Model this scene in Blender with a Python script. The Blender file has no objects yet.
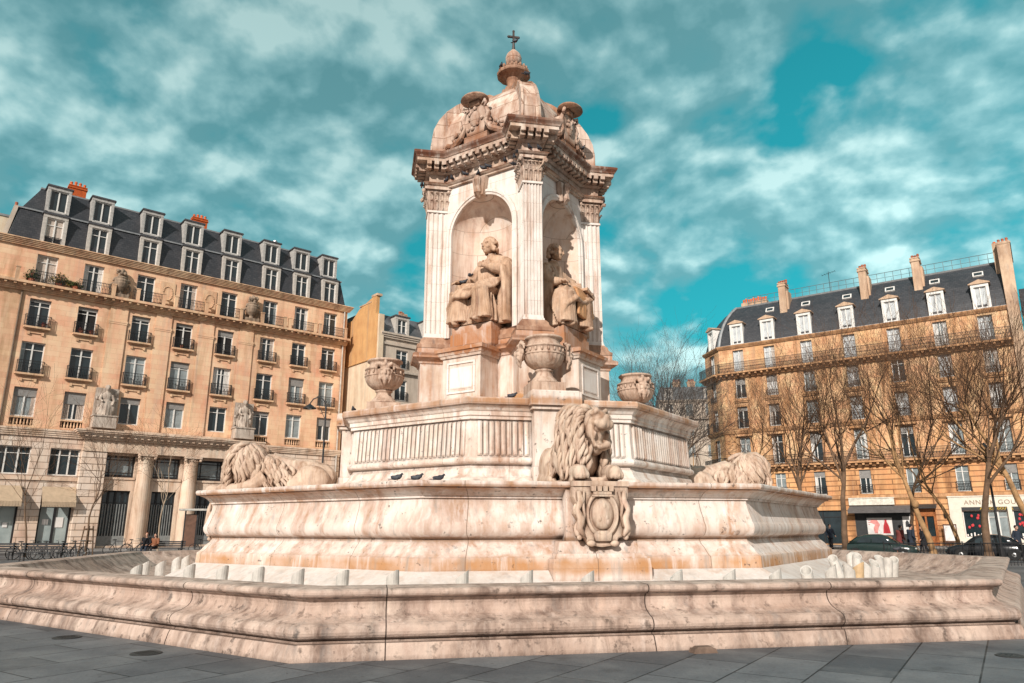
import bpy, bmesh, math, random
from mathutils import Vector, Matrix, Quaternion
PI = math.pi
rnd = random.Random(7)
scene = bpy.context.scene
col = scene.collection

# ------------------------------------------------------------------ helpers
class MB:
    """collects verts / faces, builds ONE mesh object"""
    def __init__(s):
        s.v = []; s.f = []; s.mi = []; s.M = Matrix.Identity(4); s.m = 0
    def add(s, vs, fs):
        b = len(s.v)
        M = s.M
        s.v += [tuple(M @ Vector(p)) for p in vs]
        s.f += [tuple(b + i for i in f) for f in fs]
        s.mi += [s.m] * len(fs)
    def quad(s, a, b, c, d): s.add([a, b, c, d], [(0, 1, 2, 3)])
    def box(s, x0, x1, y0, y1, z0, z1, tx=0, ty=0):
        """tx, ty shrink the top"""
        v = [(x0, y0, z0), (x1, y0, z0), (x1, y1, z0), (x0, y1, z0),
             (x0 + tx, y0 + ty, z1), (x1 - tx, y0 + ty, z1), (x1 - tx, y1 - ty, z1), (x0 + tx, y1 - ty, z1)]
        s.add(v, [(3, 2, 1, 0), (4, 5, 6, 7), (0, 1, 5, 4), (1, 2, 6, 5), (2, 3, 7, 6), (3, 0, 4, 7)])
    def tube(s, pts, rad, n=6, caps=True):
        pts = [Vector(p) for p in pts]
        if not isinstance(rad, (list, tuple)): rad = [rad] * len(pts)
        k = len(pts); vs = []; fs = []
        t0 = (pts[1] - pts[0]).normalized()
        up = Vector((0, 0, 1)) if abs(t0.z) < .9 else Vector((1, 0, 0))
        a = t0.cross(up).normalized()
        for i in range(k):
            t = (pts[min(i + 1, k - 1)] - pts[max(i - 1, 0)])
            if t.length < 1e-9: t = t0
            t.normalize()
            a = (a - t * a.dot(t))
            if a.length < 1e-6: a = t.orthogonal()
            a.normalize(); b = t.cross(a)
            for j in range(n):
                w = 2 * PI * j / n
                vs.append(pts[i] + (a * math.cos(w) + b * math.sin(w)) * rad[i])
        for i in range(k - 1):
            for j in range(n):
                q = (j + 1) % n
                fs.append((i * n + j, i * n + q, (i + 1) * n + q, (i + 1) * n + j))
        if caps:
            fs.append(tuple(range(n - 1, -1, -1))); fs.append(tuple((k - 1) * n + j for j in range(n)))
        s.add(vs, fs)
    def lathe(s, prof, n=24, fl=None, c=(0, 0, 0), caps=True):
        """prof: (r, z); fl(i, a) -> radius factor"""
        vs = []; fs = []; k = len(prof)
        for i, (r, z) in enumerate(prof):
            for j in range(n):
                a = 2 * PI * j / n
                q = r * (fl(i, a) if fl else 1)
                vs.append((c[0] + q * math.cos(a), c[1] + q * math.sin(a), c[2] + z))
        for i in range(k - 1):
            for j in range(n):
                q = (j + 1) % n
                fs.append((i * n + j, i * n + q, (i + 1) * n + q, (i + 1) * n + j))
        if caps:
            fs.append(tuple(range(n - 1, -1, -1))); fs.append(tuple((k - 1) * n + j for j in range(n)))
        s.add(vs, fs)
    def loft(s, rings, closed=True, caps=(True, True)):
        n = len(rings[0]); vs = [p for r in rings for p in r]; fs = []
        for i in range(len(rings) - 1):
            for j in range(n if closed else n - 1):
                q = (j + 1) % n
                fs.append((i * n + j, i * n + q, (i + 1) * n + q, (i + 1) * n + j))
        if closed and caps[0]: fs.append(tuple(range(n - 1, -1, -1)))
        if closed and caps[1]: fs.append(tuple((len(rings) - 1) * n + j for j in range(n)))
        s.add(vs, fs)
    def ball(s, c, r, rot=None, n=12, k=8):
        if not isinstance(r, (list, tuple)): r = (r, r, r)
        c = Vector(c); vs = []; fs = []
        R = rot if rot is not None else Matrix.Identity(3)
        vs.append(c + R @ Vector((0, 0, -r[2])))
        for i in range(1, k):
            p = -PI / 2 + PI * i / k
            for j in range(n):
                a = 2 * PI * j / n
                vs.append(c + R @ Vector((r[0] * math.cos(p) * math.cos(a), r[1] * math.cos(p) * math.sin(a), r[2] * math.sin(p))))
        vs.append(c + R @ Vector((0, 0, r[2])))
        for j in range(n): fs.append((0, 1 + (j + 1) % n, 1 + j))
        for i in range(k - 2):
            for j in range(n):
                q = (j + 1) % n
                fs.append((1 + i * n + j, 1 + i * n + q, 1 + (i + 1) * n + q, 1 + (i + 1) * n + j))
        t = len(vs) - 1; b = 1 + (k - 2) * n
        for j in range(n): fs.append((t, b + j, b + (j + 1) % n))
        s.add(vs, fs)
    def prism(s, poly, y0, y1, bev=0):
        """polygon in x,z extruded along y (front y0)"""
        n = len(poly); fs = []
        cx = sum(p[0] for p in poly) / n; cz = sum(p[1] for p in poly) / n
        k = 1 - bev
        vs = [(cx + (x - cx) * k, y0, cz + (z - cz) * k) for x, z in poly]
        rings = [vs]
        if bev: rings.append([(x, y0 + bev * .3, z) for x, z in poly])
        rings.append([(x, y1, z) for x, z in poly])
        s.loft(rings)
    def build(s, name, mats, parent=None, smooth=False, loc=None):
        me = bpy.data.meshes.new(name)
        me.from_pydata(s.v, [], s.f)
        if not isinstance(mats, (list, tuple)): mats = [mats]
        for m in mats: me.materials.append(m)
        if len(mats) > 1:
            me.polygons.foreach_set('material_index', s.mi)
        if smooth: me.polygons.foreach_set('use_smooth', [True] * len(me.polygons))
        bm = bmesh.new(); bm.from_mesh(me); bmesh.ops.recalc_face_normals(bm, faces=bm.faces); bm.to_mesh(me); bm.free()
        me.update()
        return link(name, me, parent, loc)

def link(name, me, parent=None, loc=None):
    o = bpy.data.objects.new(name, me)
    col.objects.link(o)
    if parent is not None: o.parent = parent
    if loc is not None: o.location = loc
    return o
def empty(name, loc=(0, 0, 0), rz=0, parent=None):
    o = bpy.data.objects.new(name, None); col.objects.link(o)
    o.location = loc; o.rotation_euler = (0, 0, rz); o.empty_display_size = .1
    if parent is not None: o.parent = parent
    return o
def tag(o, label, cat, group=None):
    o['label'] = label; o['category'] = cat
    if group: o['group'] = group
    return o
def struct(o): o['kind'] = 'structure'; return o
def copy_tree(o, parent=None):
    c = o.copy(); col.objects.link(c)
    if parent is not None: c.parent = parent
    for ch in list(o.children): copy_tree(ch, c)
    return c
def remesh(o, vox, smooth=2):
    m = o.modifiers.new('remesh', 'REMESH'); m.mode = 'VOXEL'; m.voxel_size = vox; m.use_smooth_shade = True
    if smooth:
        q = o.modifiers.new('smooth', 'SMOOTH'); q.factor = .5; q.iterations = smooth
    return o

# ------------------------------------------------------------------ materials
def newmat(name):
    m = bpy.data.materials.new(name); m.use_nodes = True
    nt = m.node_tree; b = nt.nodes['Principled BSDF']
    return m, nt, b
def N(nt, t, **kw):
    n = nt.nodes.new(t)
    for k, v in kw.items(): setattr(n, k, v)
    return n
def ramp(nt, fac, stops):
    r = N(nt, 'ShaderNodeValToRGB'); nt.links.new(fac, r.inputs[0])
    e = r.color_ramp.elements
    while len(e) < len(stops): e.new(.5)
    for x, (p, c) in zip(e, stops):
        x.position = p; x.color = (*c, 1) if len(c) == 3 else c
    return r.outputs[0]
def mixc(nt, fac, a, b, mode='MIX'):
    m = N(nt, 'ShaderNodeMix', data_type='RGBA', blend_type=mode)
    for sock, v in ((m.inputs[0], fac), (m.inputs[6], a), (m.inputs[7], b)):
        if hasattr(v, 'is_linked') or hasattr(v, 'links'): nt.links.new(v, sock)
        elif isinstance(v, (int, float)): sock.default_value = v
        else: sock.default_value = (*v, 1)
    return m.outputs[2]
def noise(nt, vec, scale, detail=5, rough=.55, dist=0):
    n = N(nt, 'ShaderNodeTexNoise'); n.inputs['Scale'].default_value = scale
    n.inputs['Detail'].default_value = detail; n.inputs['Roughness'].default_value = rough
    n.inputs['Distortion'].default_value = dist
    nt.links.new(vec, n.inputs['Vector']); return n.outputs['Fac']
def mapping(nt, vec, scale=(1, 1, 1), rot=(0, 0, 0), loc=(0, 0, 0)):
    m = N(nt, 'ShaderNodeMapping'); nt.links.new(vec, m.inputs[0])
    m.inputs['Scale'].default_value = scale; m.inputs['Rotation'].default_value = rot; m.inputs['Location'].default_value = loc
    return m.outputs[0]
def math_(nt, op, a, b=0):
    m = N(nt, 'ShaderNodeMath', operation=op)
    for i, v in enumerate((a, b)):
        if isinstance(v, (int, float)): m.inputs[i].default_value = v
        else: nt.links.new(v, m.inputs[i])
    return m.outputs[0]

def stone(name, c1, c2, stain=None, stain_amt=.5, specks=0, sz=1., rough=.8, bump=.25, joints=None, jcol=None, zstain=None, grey=.55, dirt_shade=0, recess_dist=.2, recess_col=(.07, .04, .028)):
    """weathered limestone: blotches, vertical run-off streaks, pits; joints = (width, height, mortar)"""
    m, nt, b = newmat(name)
    tc = N(nt, 'ShaderNodeTexCoord').outputs['Object']
    n1 = noise(nt, tc, .8 * sz, 7, .6, .4)
    c = mixc(nt, ramp(nt, n1, [(.3, (0, 0, 0)), (.7, (1, 1, 1))]), c1, c2)
    n0 = noise(nt, mapping(nt, tc, (1, 1, .6)), 3.5 * sz, 6, .65)
    c = mixc(nt, .5, c, ramp(nt, n0, [(.25, (.25, .22, .2)), (.5, (.5, .5, .5)), (.8, (.78, .76, .74))]), 'OVERLAY')
    bh = n0
    if stain:
        st = noise(nt, mapping(nt, tc, (2.2 * sz, 2.2 * sz, .28 * sz)), 1.3, 6, .65, .3)
        f = ramp(nt, st, [(.62 - .3 * stain_amt, (0, 0, 0)), (.8 - .2 * stain_amt, (1, 1, 1))])
        f2 = noise(nt, tc, 9 * sz, 4)
        f = math_(nt, 'MULTIPLY', f, math_(nt, 'ADD', f2, .35))
        c = mixc(nt, f, c, stain)
    if zstain:
        for (z0, z1, z2, z3, sc) in zstain:
            sp = N(nt, 'ShaderNodeSeparateXYZ'); nt.links.new(tc, sp.inputs[0])
            wz = math_(nt, 'ADD', sp.outputs[2], math_(nt, 'MULTIPLY', math_(nt, 'SUBTRACT', n0, .5), (z3 - z0) * .5))
            lo = min(z0, z1) - 1
            a = N(nt, 'ShaderNodeMapRange'); nt.links.new(wz, a.inputs[0]); a.inputs[1].default_value = z0; a.inputs[2].default_value = z1
            d = N(nt, 'ShaderNodeMapRange'); nt.links.new(wz, d.inputs[0]); d.inputs[1].default_value = z3; d.inputs[2].default_value = z2
            k = math_(nt, 'MULTIPLY', a.outputs[0], d.outputs[0])
            k = math_(nt, 'MULTIPLY', k, ramp(nt, n1, [(.25, (.15, .15, .15)), (.6, (1, 1, 1))]))
            c = mixc(nt, k, c, sc)
    if specks:
        sp = noise(nt, tc, 7, 3, .7)
        sp2 = noise(nt, tc, 1.3, 4, .65)
        f = math_(nt, 'MULTIPLY', ramp(nt, sp, [(.66 - .07 * specks, (0, 0, 0)), (.68, (1, 1, 1))]), ramp(nt, sp2, [(.38, (.12, .12, .12)), (.55, (1, 1, 1))]))
        c = mixc(nt, math_(nt, 'MULTIPLY', f, .75), c, (.07, .05, .04))
    # lime-pale and soot-grey run-off
    g1 = noise(nt, mapping(nt, tc, (3.2 * sz, 3.2 * sz, .22 * sz), loc=(5, 3, 1)), 1.6, 6, .65, .2)
    c = mixc(nt, ramp(nt, g1, [(.55, (0, 0, 0)), (.75, (grey, grey, grey))]), c, tuple(.62 * (.3 * c2[0] + .5 * c2[1] + .2 * c2[2]) * k for k in (1.04, 1, .97)))
    c = mixc(nt, ramp(nt, g1, [(.25, (grey * .9,) * 3), (.45, (0, 0, 0))]), c, tuple(min(.82, x * 1.25) for x in (c1[0], c1[1] * 1.05, c1[2] * 1.1)))
    if dirt_shade:
        # occlusion shade painted into the recesses along with gathered soot
        ao = N(nt, 'ShaderNodeAmbientOcclusion'); ao.samples = 6; ao.inputs['Distance'].default_value = recess_dist
        f = ramp(nt, math_(nt, 'ADD', ao.outputs['AO'], math_(nt, 'MULTIPLY', math_(nt, 'SUBTRACT', n0, .5), .5)), [(.3, (dirt_shade, dirt_shade, dirt_shade)), (.82, (0, 0, 0))])
        c = mixc(nt, f, c, recess_col)
    hgt = bh
    if joints:
        w, h, mo, ax = joints
        sp = N(nt, 'ShaderNodeSeparateXYZ'); nt.links.new(tc, sp.inputs[0])
        cb = N(nt, 'ShaderNodeCombineXYZ')
        if ax == 'x': nt.links.new(sp.outputs[0], cb.inputs[0])
        elif ax == 'y': nt.links.new(sp.outputs[1], cb.inputs[0])
        elif ax == 'a': nt.links.new(math_(nt, 'MULTIPLY', math_(nt, 'ARCTAN2', sp.outputs[1], sp.outputs[0]), 8.0), cb.inputs[0])
        else: nt.links.new(math_(nt, 'ADD', sp.outputs[0], sp.outputs[1]), cb.inputs[0])
        nt.links.new(sp.outputs[2], cb.inputs[1])
        br = N(nt, 'ShaderNodeTexBrick'); nt.links.new(cb.outputs[0], br.inputs[0])
        br.inputs['Scale'].default_value = 1; br.inputs['Brick Width'].default_value = w; br.inputs['Row Height'].default_value = h
        br.inputs['Mortar Size'].default_value = mo; br.inputs['Mortar Smooth'].default_value = .3
        br.inputs['Color1'].default_value = (.42, .42, .42, 1); br.inputs['Color2'].default_value = (.56, .56, .56, 1); br.inputs['Mortar'].default_value = (.5, .5, .5, 1)
        c = mixc(nt, .7, c, br.outputs['Color'], 'OVERLAY')
        c = mixc(nt, math_(nt, 'MULTIPLY', br.outputs['Fac'], .75), c, jcol or tuple(x * .45 for x in c1))
        hgt = math_(nt, 'SUBTRACT', math_(nt, 'MULTIPLY', n0, .3), br.outputs['Fac'])
    nt.links.new(c, b.inputs['Base Color'])
    b.inputs['Roughness'].default_value = rough
    b.inputs['Specular IOR Level'].default_value = .25
    fine = noise(nt, tc, 28 * sz, 4, .7)
    hh = math_(nt, 'ADD', hgt, math_(nt, 'MULTIPLY', fine, .5))
    bp = N(nt, 'ShaderNodeBump'); bp.inputs['Strength'].default_value = bump; bp.inputs['Distance'].default_value = .04
    nt.links.new(hh, bp.inputs['Height']); nt.links.new(bp.outputs[0], b.inputs['Normal'])
    return m
def plain(name, c, rough=.6, metal=0, var=.25, scale=4, spec=.4, bump=0):
    m, nt, b = newmat(name)
    tc = N(nt, 'ShaderNodeTexCoord').outputs['Object']
    n = noise(nt, tc, scale, 5, .6)
    lo = tuple(x * (1 - var) for x in c); hi = tuple(min(1, x * (1 + var)) for x in c)
    nt.links.new(ramp(nt, n, [(.3, lo), (.7, hi)]), b.inputs['Base Color'])
    b.inputs['Roughness'].default_value = rough; b.inputs['Metallic'].default_value = metal
    b.inputs['Specular IOR Level'].default_value = spec
    if bump:
        bp = N(nt, 'ShaderNodeBump'); bp.inputs['Strength'].default_value = bump; bp.inputs['Distance'].default_value = .03
        nt.links.new(noise(nt, tc, scale * 6, 4), bp.inputs['Height']); nt.links.new(bp.outputs[0], b.inputs['Normal'])
    return m

ORANGE = (.5, .26, .12); BROWN = (.2, .085, .045)
S_RIM = stone('rim_limestone', (.62, .485, .41), (.42, .295, .235), (.14, .09, .07), .55, specks=1.4, bump=.5, dirt_shade=.7, recess_dist=.12)
S_BASIN = stone('basin_limestone', (.80, .735, .69), (.59, .46, .385), (.42, .22, .12), .5, specks=.4, bump=.3, grey=.8, dirt_shade=.65, recess_dist=.14, joints=(2.3, 5.0, .009, 'a'), jcol=(.2, .13, .09),
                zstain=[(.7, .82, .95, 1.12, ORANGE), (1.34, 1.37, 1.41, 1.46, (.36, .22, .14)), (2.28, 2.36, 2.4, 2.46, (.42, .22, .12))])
S_UPPER = stone('upper_basin_limestone', (.82, .765, .72), (.62, .5, .42), (.38, .2, .12), .5, specks=.2, bump=.25, grey=.75, dirt_shade=.7, recess_dist=.14, joints=(2.6, 9.0, .009, 'a'), jcol=(.2, .13, .09), zstain=[(4.5, 4.62, 4.7, 4.8, (.45, .24, .13))])
S_TOWER = stone('tower_limestone', (.82, .77, .73), (.70, .61, .55), (.45, .26, .17), .27, grey=.35, dirt_shade=.35, recess_dist=.1, bump=.12, joints=(1.1, .62, .006, 'd'), jcol=(.4, .28, .22))
S_PED = stone('pedestal_limestone', (.76, .68, .62), (.58, .44, .35), (.42, .2, .1), .5, bump=.15, dirt_shade=.5, recess_dist=.15,
              zstain=[(4.5, 4.6, 5.2, 5.35, ORANGE), (6.55, 6.65, 7.5, 7.75, (.44, .19, .085)), (6.78, 6.85, 6.9, 6.95, (.2, .09, .05))])
S_RUST = stone('rust_stained_stone', (.52, .36, .27), (.36, .18, .1), (.17, .065, .035), .75, bump=.35, dirt_shade=.6)
S_CORN = stone('cornice_stone', (.72, .60, .52), (.5, .345, .25), (.2, .09, .05), .65, bump=.35, dirt_shade=.6, recess_dist=.14, zstain=[(13.56, 13.58, 13.85, 13.95, (.16, .065, .038)), (12.76, 12.8, 12.83, 12.86, (.25, .12, .07))])
S_NICHE = stone('niche_limestone', (.80, .67, .58), (.66, .51, .42), (.45, .27, .18), .4, grey=.3, dirt_shade=.0, bump=.15, joints=(1.0, .8, .008, 'd'), jcol=(.3, .2, .15))
S_STAT = stone('statue_marble', (.60, .43, .32), (.48, .3, .19), (.22, .1, .055), .45, sz=2, bump=.3, dirt_shade=.95, recess_dist=.16, recess_col=(.13, .058, .032))
S_STAT2 = stone('statue_marble_sunlit_tint', (.62, .34, .17), (.5, .25, .12), (.22, .1, .05), .4, sz=2, bump=.25, dirt_shade=.8, recess_dist=.12)  # orange tint paints warm sunlight onto the knee cloth
S_LION = stone('lion_limestone', (.66, .52, .42), (.5, .36, .27), (.26, .14, .08), .45, sz=1.5, bump=.4, dirt_shade=.9, recess_dist=.15, recess_col=(.12, .06, .035))
S_VASE = stone('vase_limestone', (.6, .46, .37), (.47, .33, .25), (.25, .13, .08), .5, sz=2, bump=.3, dirt_shade=.85, recess_dist=.14, recess_col=(.13, .065, .04))
S_APRON = stone('limed_floor', (.70, .655, .62), (.60, .53, .48), (.55, .4, .31), .25, bump=.15)
S_BED = stone('basin_bed', (.5, .36, .29), (.58, .45, .37), (.5, .26, .15), .3, bump=.1)
S_LAMP = plain('lamp_white', (.56, .53, .49), .6, var=.22, scale=6)
S_LAMPO = plain('lamp_ochre', (.6, .42, .24), .6)
F_ORANGE = stone('beige_ashlar', (.87, .575, .385), (.76, .465, .295), (.42, .25, .14), .36, grey=.35, sz=.25, bump=.1, joints=(1.3, .42, .006, 'x'), jcol=(.42, .25, .14), dirt_shade=.55, recess_dist=.5, recess_col=(.2, .11, .06))
F_TRIM = stone('beige_trim', (.82, .55, .36), (.64, .39, .235), (.3, .17, .1), .45, sz=.4, bump=.15, dirt_shade=.6, recess_dist=.3, recess_col=(.15, .08, .05))
F_GROUND = stone('pink_ashlar', (.8, .65, .54), (.66, .5, .4), (.3, .2, .14), .35, sz=.3, bump=.3, joints=(1.2, .5, .03, 'x'), jcol=(.2, .13, .09), dirt_shade=.5, recess_dist=.4)
F_PORT = stone('portico_stone', (.82, .64, .51), (.64, .47, .35), (.3, .17, .1), .45, sz=.4, bump=.2, dirt_shade=.6, recess_dist=.3)
F_SCULP = stone('grey_sculpture_stone', (.58, .5, .43), (.42, .34, .28), (.2, .15, .12), .5, sz=1.5, bump=.3, dirt_shade=.85, recess_dist=.2)
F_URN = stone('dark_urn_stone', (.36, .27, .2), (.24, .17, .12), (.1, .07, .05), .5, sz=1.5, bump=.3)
F_R = stone('golden_ashlar', (.86, .56, .335), (.64, .345, .165), (.36, .16, .065), .55, grey=.5, dirt_shade=.6, recess_dist=.4, recess_col=(.14, .06, .03), sz=.3, bump=.2, joints=(1.1, .38, .012, 'x'), jcol=(.34, .16, .07))
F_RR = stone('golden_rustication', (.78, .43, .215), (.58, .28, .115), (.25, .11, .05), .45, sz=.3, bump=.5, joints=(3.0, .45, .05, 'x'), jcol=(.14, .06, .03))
F_RT = stone('golden_trim', (.70, .41, .225), (.48, .245, .11), (.2, .09, .04), .6, dirt_shade=.7, recess_dist=.3, sz=.5, bump=.2)
F_CHIM = stone('chimney_render', (.62, .45, .32), (.5, .33, .22), (.25, .15, .1), .5, sz=.5, bump=.2)
F_GABLE = stone('ochre_render', (.6, .34, .15), (.54, .3, .13), (.36, .19, .09), .25, sz=.3, bump=.08)
F_WHITE = stone('cream_render', (.72, .58, .43), (.66, .52, .38), (.45, .33, .23), .3, sz=.3, bump=.08)
F_GREY = stone('grey_render', (.56, .47, .39), (.48, .4, .33), (.3, .24, .19), .35, sz=.3, bump=.08)
SLATE, _nt, _b = newmat('slate_roof')
_tc = N(_nt, 'ShaderNodeTexCoord').outputs['Object']
_sp = N(_nt, 'ShaderNodeSeparateXYZ'); _nt.links.new(_tc, _sp.inputs[0])
_cb = N(_nt, 'ShaderNodeCombineXYZ'); _nt.links.new(_sp.outputs[0], _cb.inputs[0]); _nt.links.new(_sp.outputs[2], _cb.inputs[1])
_br = N(_nt, 'ShaderNodeTexBrick'); _nt.links.new(_cb.outputs[0], _br.inputs[0])
_br.inputs['Scale'].default_value = 1; _br.inputs['Brick Width'].default_value = .3; _br.inputs['Row Height'].default_value = .2; _br.inputs['Mortar Size'].default_value = .012
_br.inputs['Color1'].default_value = (.030, .034, .042, 1); _br.inputs['Color2'].default_value = (.05, .052, .06, 1); _br.inputs['Mortar'].default_value = (.015, .016, .02, 1)
_c = mixc(_nt, .6, _br.outputs['Color'], ramp(_nt, noise(_nt, mapping(_nt, _tc, (1, 1, .4)), .5, 6, .6), [(.3, (.35, .35, .35)), (.7, (.72, .7, .68))]), 'OVERLAY')
_nt.links.new(_c, _b.inputs['Base Color']); _b.inputs['Roughness'].default_value = .55
ZINC = plain('zinc', (.3, .31, .32), .5, .3, .2, 2)
ZINCD = plain('dark_zinc', (.09, .09, .1), .5, .2, .2, 2)
PAINT = plain('white_paint', (.74, .72, .69), .5, var=.1)
PAINTG = plain('grey_white_paint', (.5, .46, .42), .6, var=.25)
PAINTD = plain('dormer_paint', (.42, .4, .38), .6, var=.3)
IRON = plain('black_iron', (.02, .02, .022), .5, var=.2)
GLASS = plain('window_glass', (.018, .03, .036), .06, var=.5, scale=.8, spec=.8)
GLASSL = plain('window_glass_net_curtain', (.26, .3, .31), .15, var=.35, scale=1.2, spec=.8)
GLASSW = plain('window_glass_sky_reflection', (.55, .58, .6), .12, var=.25, scale=1.2, spec=.8)  # pale base colour stands in for reflected sky
DARK = plain('dark_interior', (.012, .011, .011), .7, var=.3)
CURT = plain('cream_curtain', (.5, .42, .36), .8, var=.3, scale=9)
BLIND = plain('grey_blind', (.26, .25, .24), .7, var=.2)
TERRA = plain('terracotta', (.66, .16, .05), .75, var=.25, scale=3)
TERRAD = plain('terracotta_dark', (.4, .13, .07), .8, var=.3, scale=3)
LEAF = plain('leaf_green', (.05, .085, .02), .6, var=.5, scale=3)
LEAFY = plain('leaf_yellow', (.3, .2, .02), .6, var=.4, scale=3)
BARK = plain('bark_brown', (.14, .085, .052), .85, var=.45, scale=2.5, bump=.4)
BARKY = plain('bark_ochre', (.36, .21, .1), .85, var=.45, scale=2.5, bump=.4)
TWIG = plain('twig_brown', (.09, .048, .026), .85, var=.3, scale=2)
TWIGG = plain('twig_grey', (.075, .064, .058), .85, var=.3, scale=2)
AWN = plain('beige_awning', (.48, .36, .25), .85, var=.15, scale=3)
AWNG = plain('grey_awning', (.12, .11, .11), .8, var=.2)
SHOPG = plain('charcoal_panel', (.04, .042, .045), .5, var=.2)
WOODO = plain('orange_wood', (.36, .12, .035), .45, var=.35, scale=5)
BROWNF = plain('brown_frame', (.14, .07, .045), .5)
RED = plain('red_paper', (.55, .04, .05), .6, var=.1)
PINKP = plain('pink_paper', (.75, .3, .28), .6, var=.15)
PAPER = plain('white_paper', (.78, .75, .73), .6, var=.05)
YELLOW = plain('gilt_lettering', (.8, .5, .03), .5, var=.1)
GREYTXT = plain('taupe_lettering', (.3, .22, .16), .6, var=.1)
PIGEON = plain('pigeon_feathers', (.045, .048, .06), .6, var=.5, scale=14)
SKIN = plain('skin', (.5, .28, .2), .55, var=.1)
HAIR = plain('dark_hair', (.02, .013, .01), .5, var=.3)
CLB = plain('black_cloth', (.013, .013, .017), .85, var=.3)
CLN = plain('navy_cloth', (.02, .028, .045), .85, var=.3)
CLM = plain('maroon_cloth', (.16, .035, .03), .85, var=.3)
CLO = plain('orange_cloth', (.26, .1, .05), .85, var=.2)
CLY = plain('yellow_cloth', (.6, .4, .05), .85, var=.2)
CARP = plain('black_car_paint', (.012, .013, .016), .18, var=.1, spec=.8)
CARP2 = plain('dark_green_car_paint', (.015, .03, .028), .18, var=.1, spec=.8)
TYRE = plain('rubber', (.015, .015, .015), .8)
STEEL = plain('steel', (.5, .5, .5), .3, .9, .1)
LAMPGL = plain('headlamp_glass', (.6, .6, .58), .15, spec=.8)
REDL = plain('tail_lamp', (.35, .01, .01), .2)

# ------------------------------------------------------------------ camera, sun, sky
CAMH = 1.6
cam = bpy.data.cameras.new('camera'); camo = bpy.data.objects.new('camera', cam); col.objects.link(camo)
camo.location = (0, 0, CAMH)
camo.rotation_euler = (PI / 2 + .2524, .0008, 0)
cam.sensor_width = 36; cam.lens = 36 * 724.7 / 1024
cam.clip_start = .1; cam.clip_end = 4000
scene.camera = camo

SUN_AZ = math.radians(198); SUN_EL = math.radians(27)   # azimuth measured from +y towards +x
sv = Vector((math.sin(SUN_AZ) * math.cos(SUN_EL), math.cos(SUN_AZ) * math.cos(SUN_EL), math.sin(SUN_EL)))
sl = bpy.data.lights.new('sun', 'SUN'); sl.energy = 4.6; sl.angle = math.radians(.5); sl.color = (1, .93, .84)
so = bpy.data.objects.new('sun', sl); col.objects.link(so)
so.rotation_euler = (-sv).to_track_quat('-Z', 'Y').to_euler()

w = bpy.data.worlds.new('World'); scene.world = w; w.use_nodes = True
nt = w.node_tree; bg = nt.nodes['Background']; bg.inputs[1].default_value = .1
sky = N(nt, 'ShaderNodeTexSky'); sky.sky_type = 'NISHITA'; sky.sun_disc = False
sky.sun_elevation = SUN_EL; sky.sun_rotation = SUN_AZ; sky.air_density = 1.2; sky.dust_density = .6; sky.ozone_density = 2
tc = N(nt, 'ShaderNodeTexCoord').outputs['Generated']
sp = N(nt, 'ShaderNodeSeparateXYZ'); nt.links.new(tc, sp.inputs[0])
# clouds: noise on a flattened dome of directions, so that they bunch towards the horizon
zz = math_(nt, 'ADD', math_(nt, 'MAXIMUM', sp.outputs[2], 0), .42)
cb = N(nt, 'ShaderNodeCombineXYZ')
nt.links.new(math_(nt, 'DIVIDE', sp.outputs[0], zz), cb.inputs[0]); nt.links.new(math_(nt, 'DIVIDE', sp.outputs[1], zz), cb.inputs[1])
P = cb.outputs[0]
def cloud(loc): return noise(nt, mapping(nt, P, (1, 1, 1), (0, 0, .35), loc), 4.4, 9, .47, .12)
big = cloud((3.1, 1.7, 0)); off = cloud((3.112, 1.672, 0))     # the second: the same field shifted towards the sun, for the lit sides
puff = noise(nt, mapping(nt, P, (1, 1, 1), (0, 0, .9), (1.3, 8.2, 0)), 13, 5, .5, .1)
wide = noise(nt, mapping(nt, P, (1, 1, 1), (0, 0, .2), (9.4, 4.2, 0)), 1.9, 3, .5)
# a closed deck to the left, broken cloud towards the right
side = N(nt, 'ShaderNodeMapRange'); nt.links.new(sp.outputs[0], side.inputs[0])
side.inputs[1].default_value = -.5; side.inputs[2].default_value = .55; side.inputs[3].default_value = .135; side.inputs[4].default_value = .012
dens = math_(nt, 'ADD', math_(nt, 'ADD', big, side.outputs[0]), math_(nt, 'ADD', math_(nt, 'MULTIPLY', math_(nt, 'SUBTRACT', wide, .5), .3), math_(nt, 'MULTIPLY', math_(nt, 'SUBTRACT', puff, .5), .22)))
cover = ramp(nt, dens, [(.42, (0, 0, 0)), (.47, (.5, .5, .5)), (.52, (.88, .88, .88)), (.6, (1, 1, 1))])
shade = math_(nt, 'ADD', math_(nt, 'MULTIPLY', math_(nt, 'SUBTRACT', big, off), 2.2), math_(nt, 'ADD', math_(nt, 'MULTIPLY', dens, .55), math_(nt, 'MULTIPLY', puff, .42)))
# teal air: Nishita tinted to the photograph's teal
air = mixc(nt, .8, mixc(nt, 1, sky.outputs[0], (.13, 1.2, .92), 'MULTIPLY'), (.22, 3.3, 4.0))
cl = ramp(nt, shade, [(.4, (1.35, 3.6, 4.0)), (.5, (1.95, 4.4, 4.8)), (.6, (2.9, 5.55, 5.85)), (.75, (5.2, 7.8, 7.8))])
br = N(nt, 'ShaderNodeMapRange'); nt.links.new(sp.outputs[0], br.inputs[0])
br.inputs[1].default_value = -.2; br.inputs[2].default_value = .6; br.inputs[3].default_value = .97; br.inputs[4].default_value = 1.25
lowz = N(nt, 'ShaderNodeMapRange'); nt.links.new(sp.outputs[2], lowz.inputs[0])
lowz.inputs[1].default_value = .25; lowz.inputs[2].default_value = .66; lowz.inputs[3].default_value = 1.18; lowz.inputs[4].default_value = .76
k = math_(nt, 'MULTIPLY', br.outputs[0], lowz.outputs[0])
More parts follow.
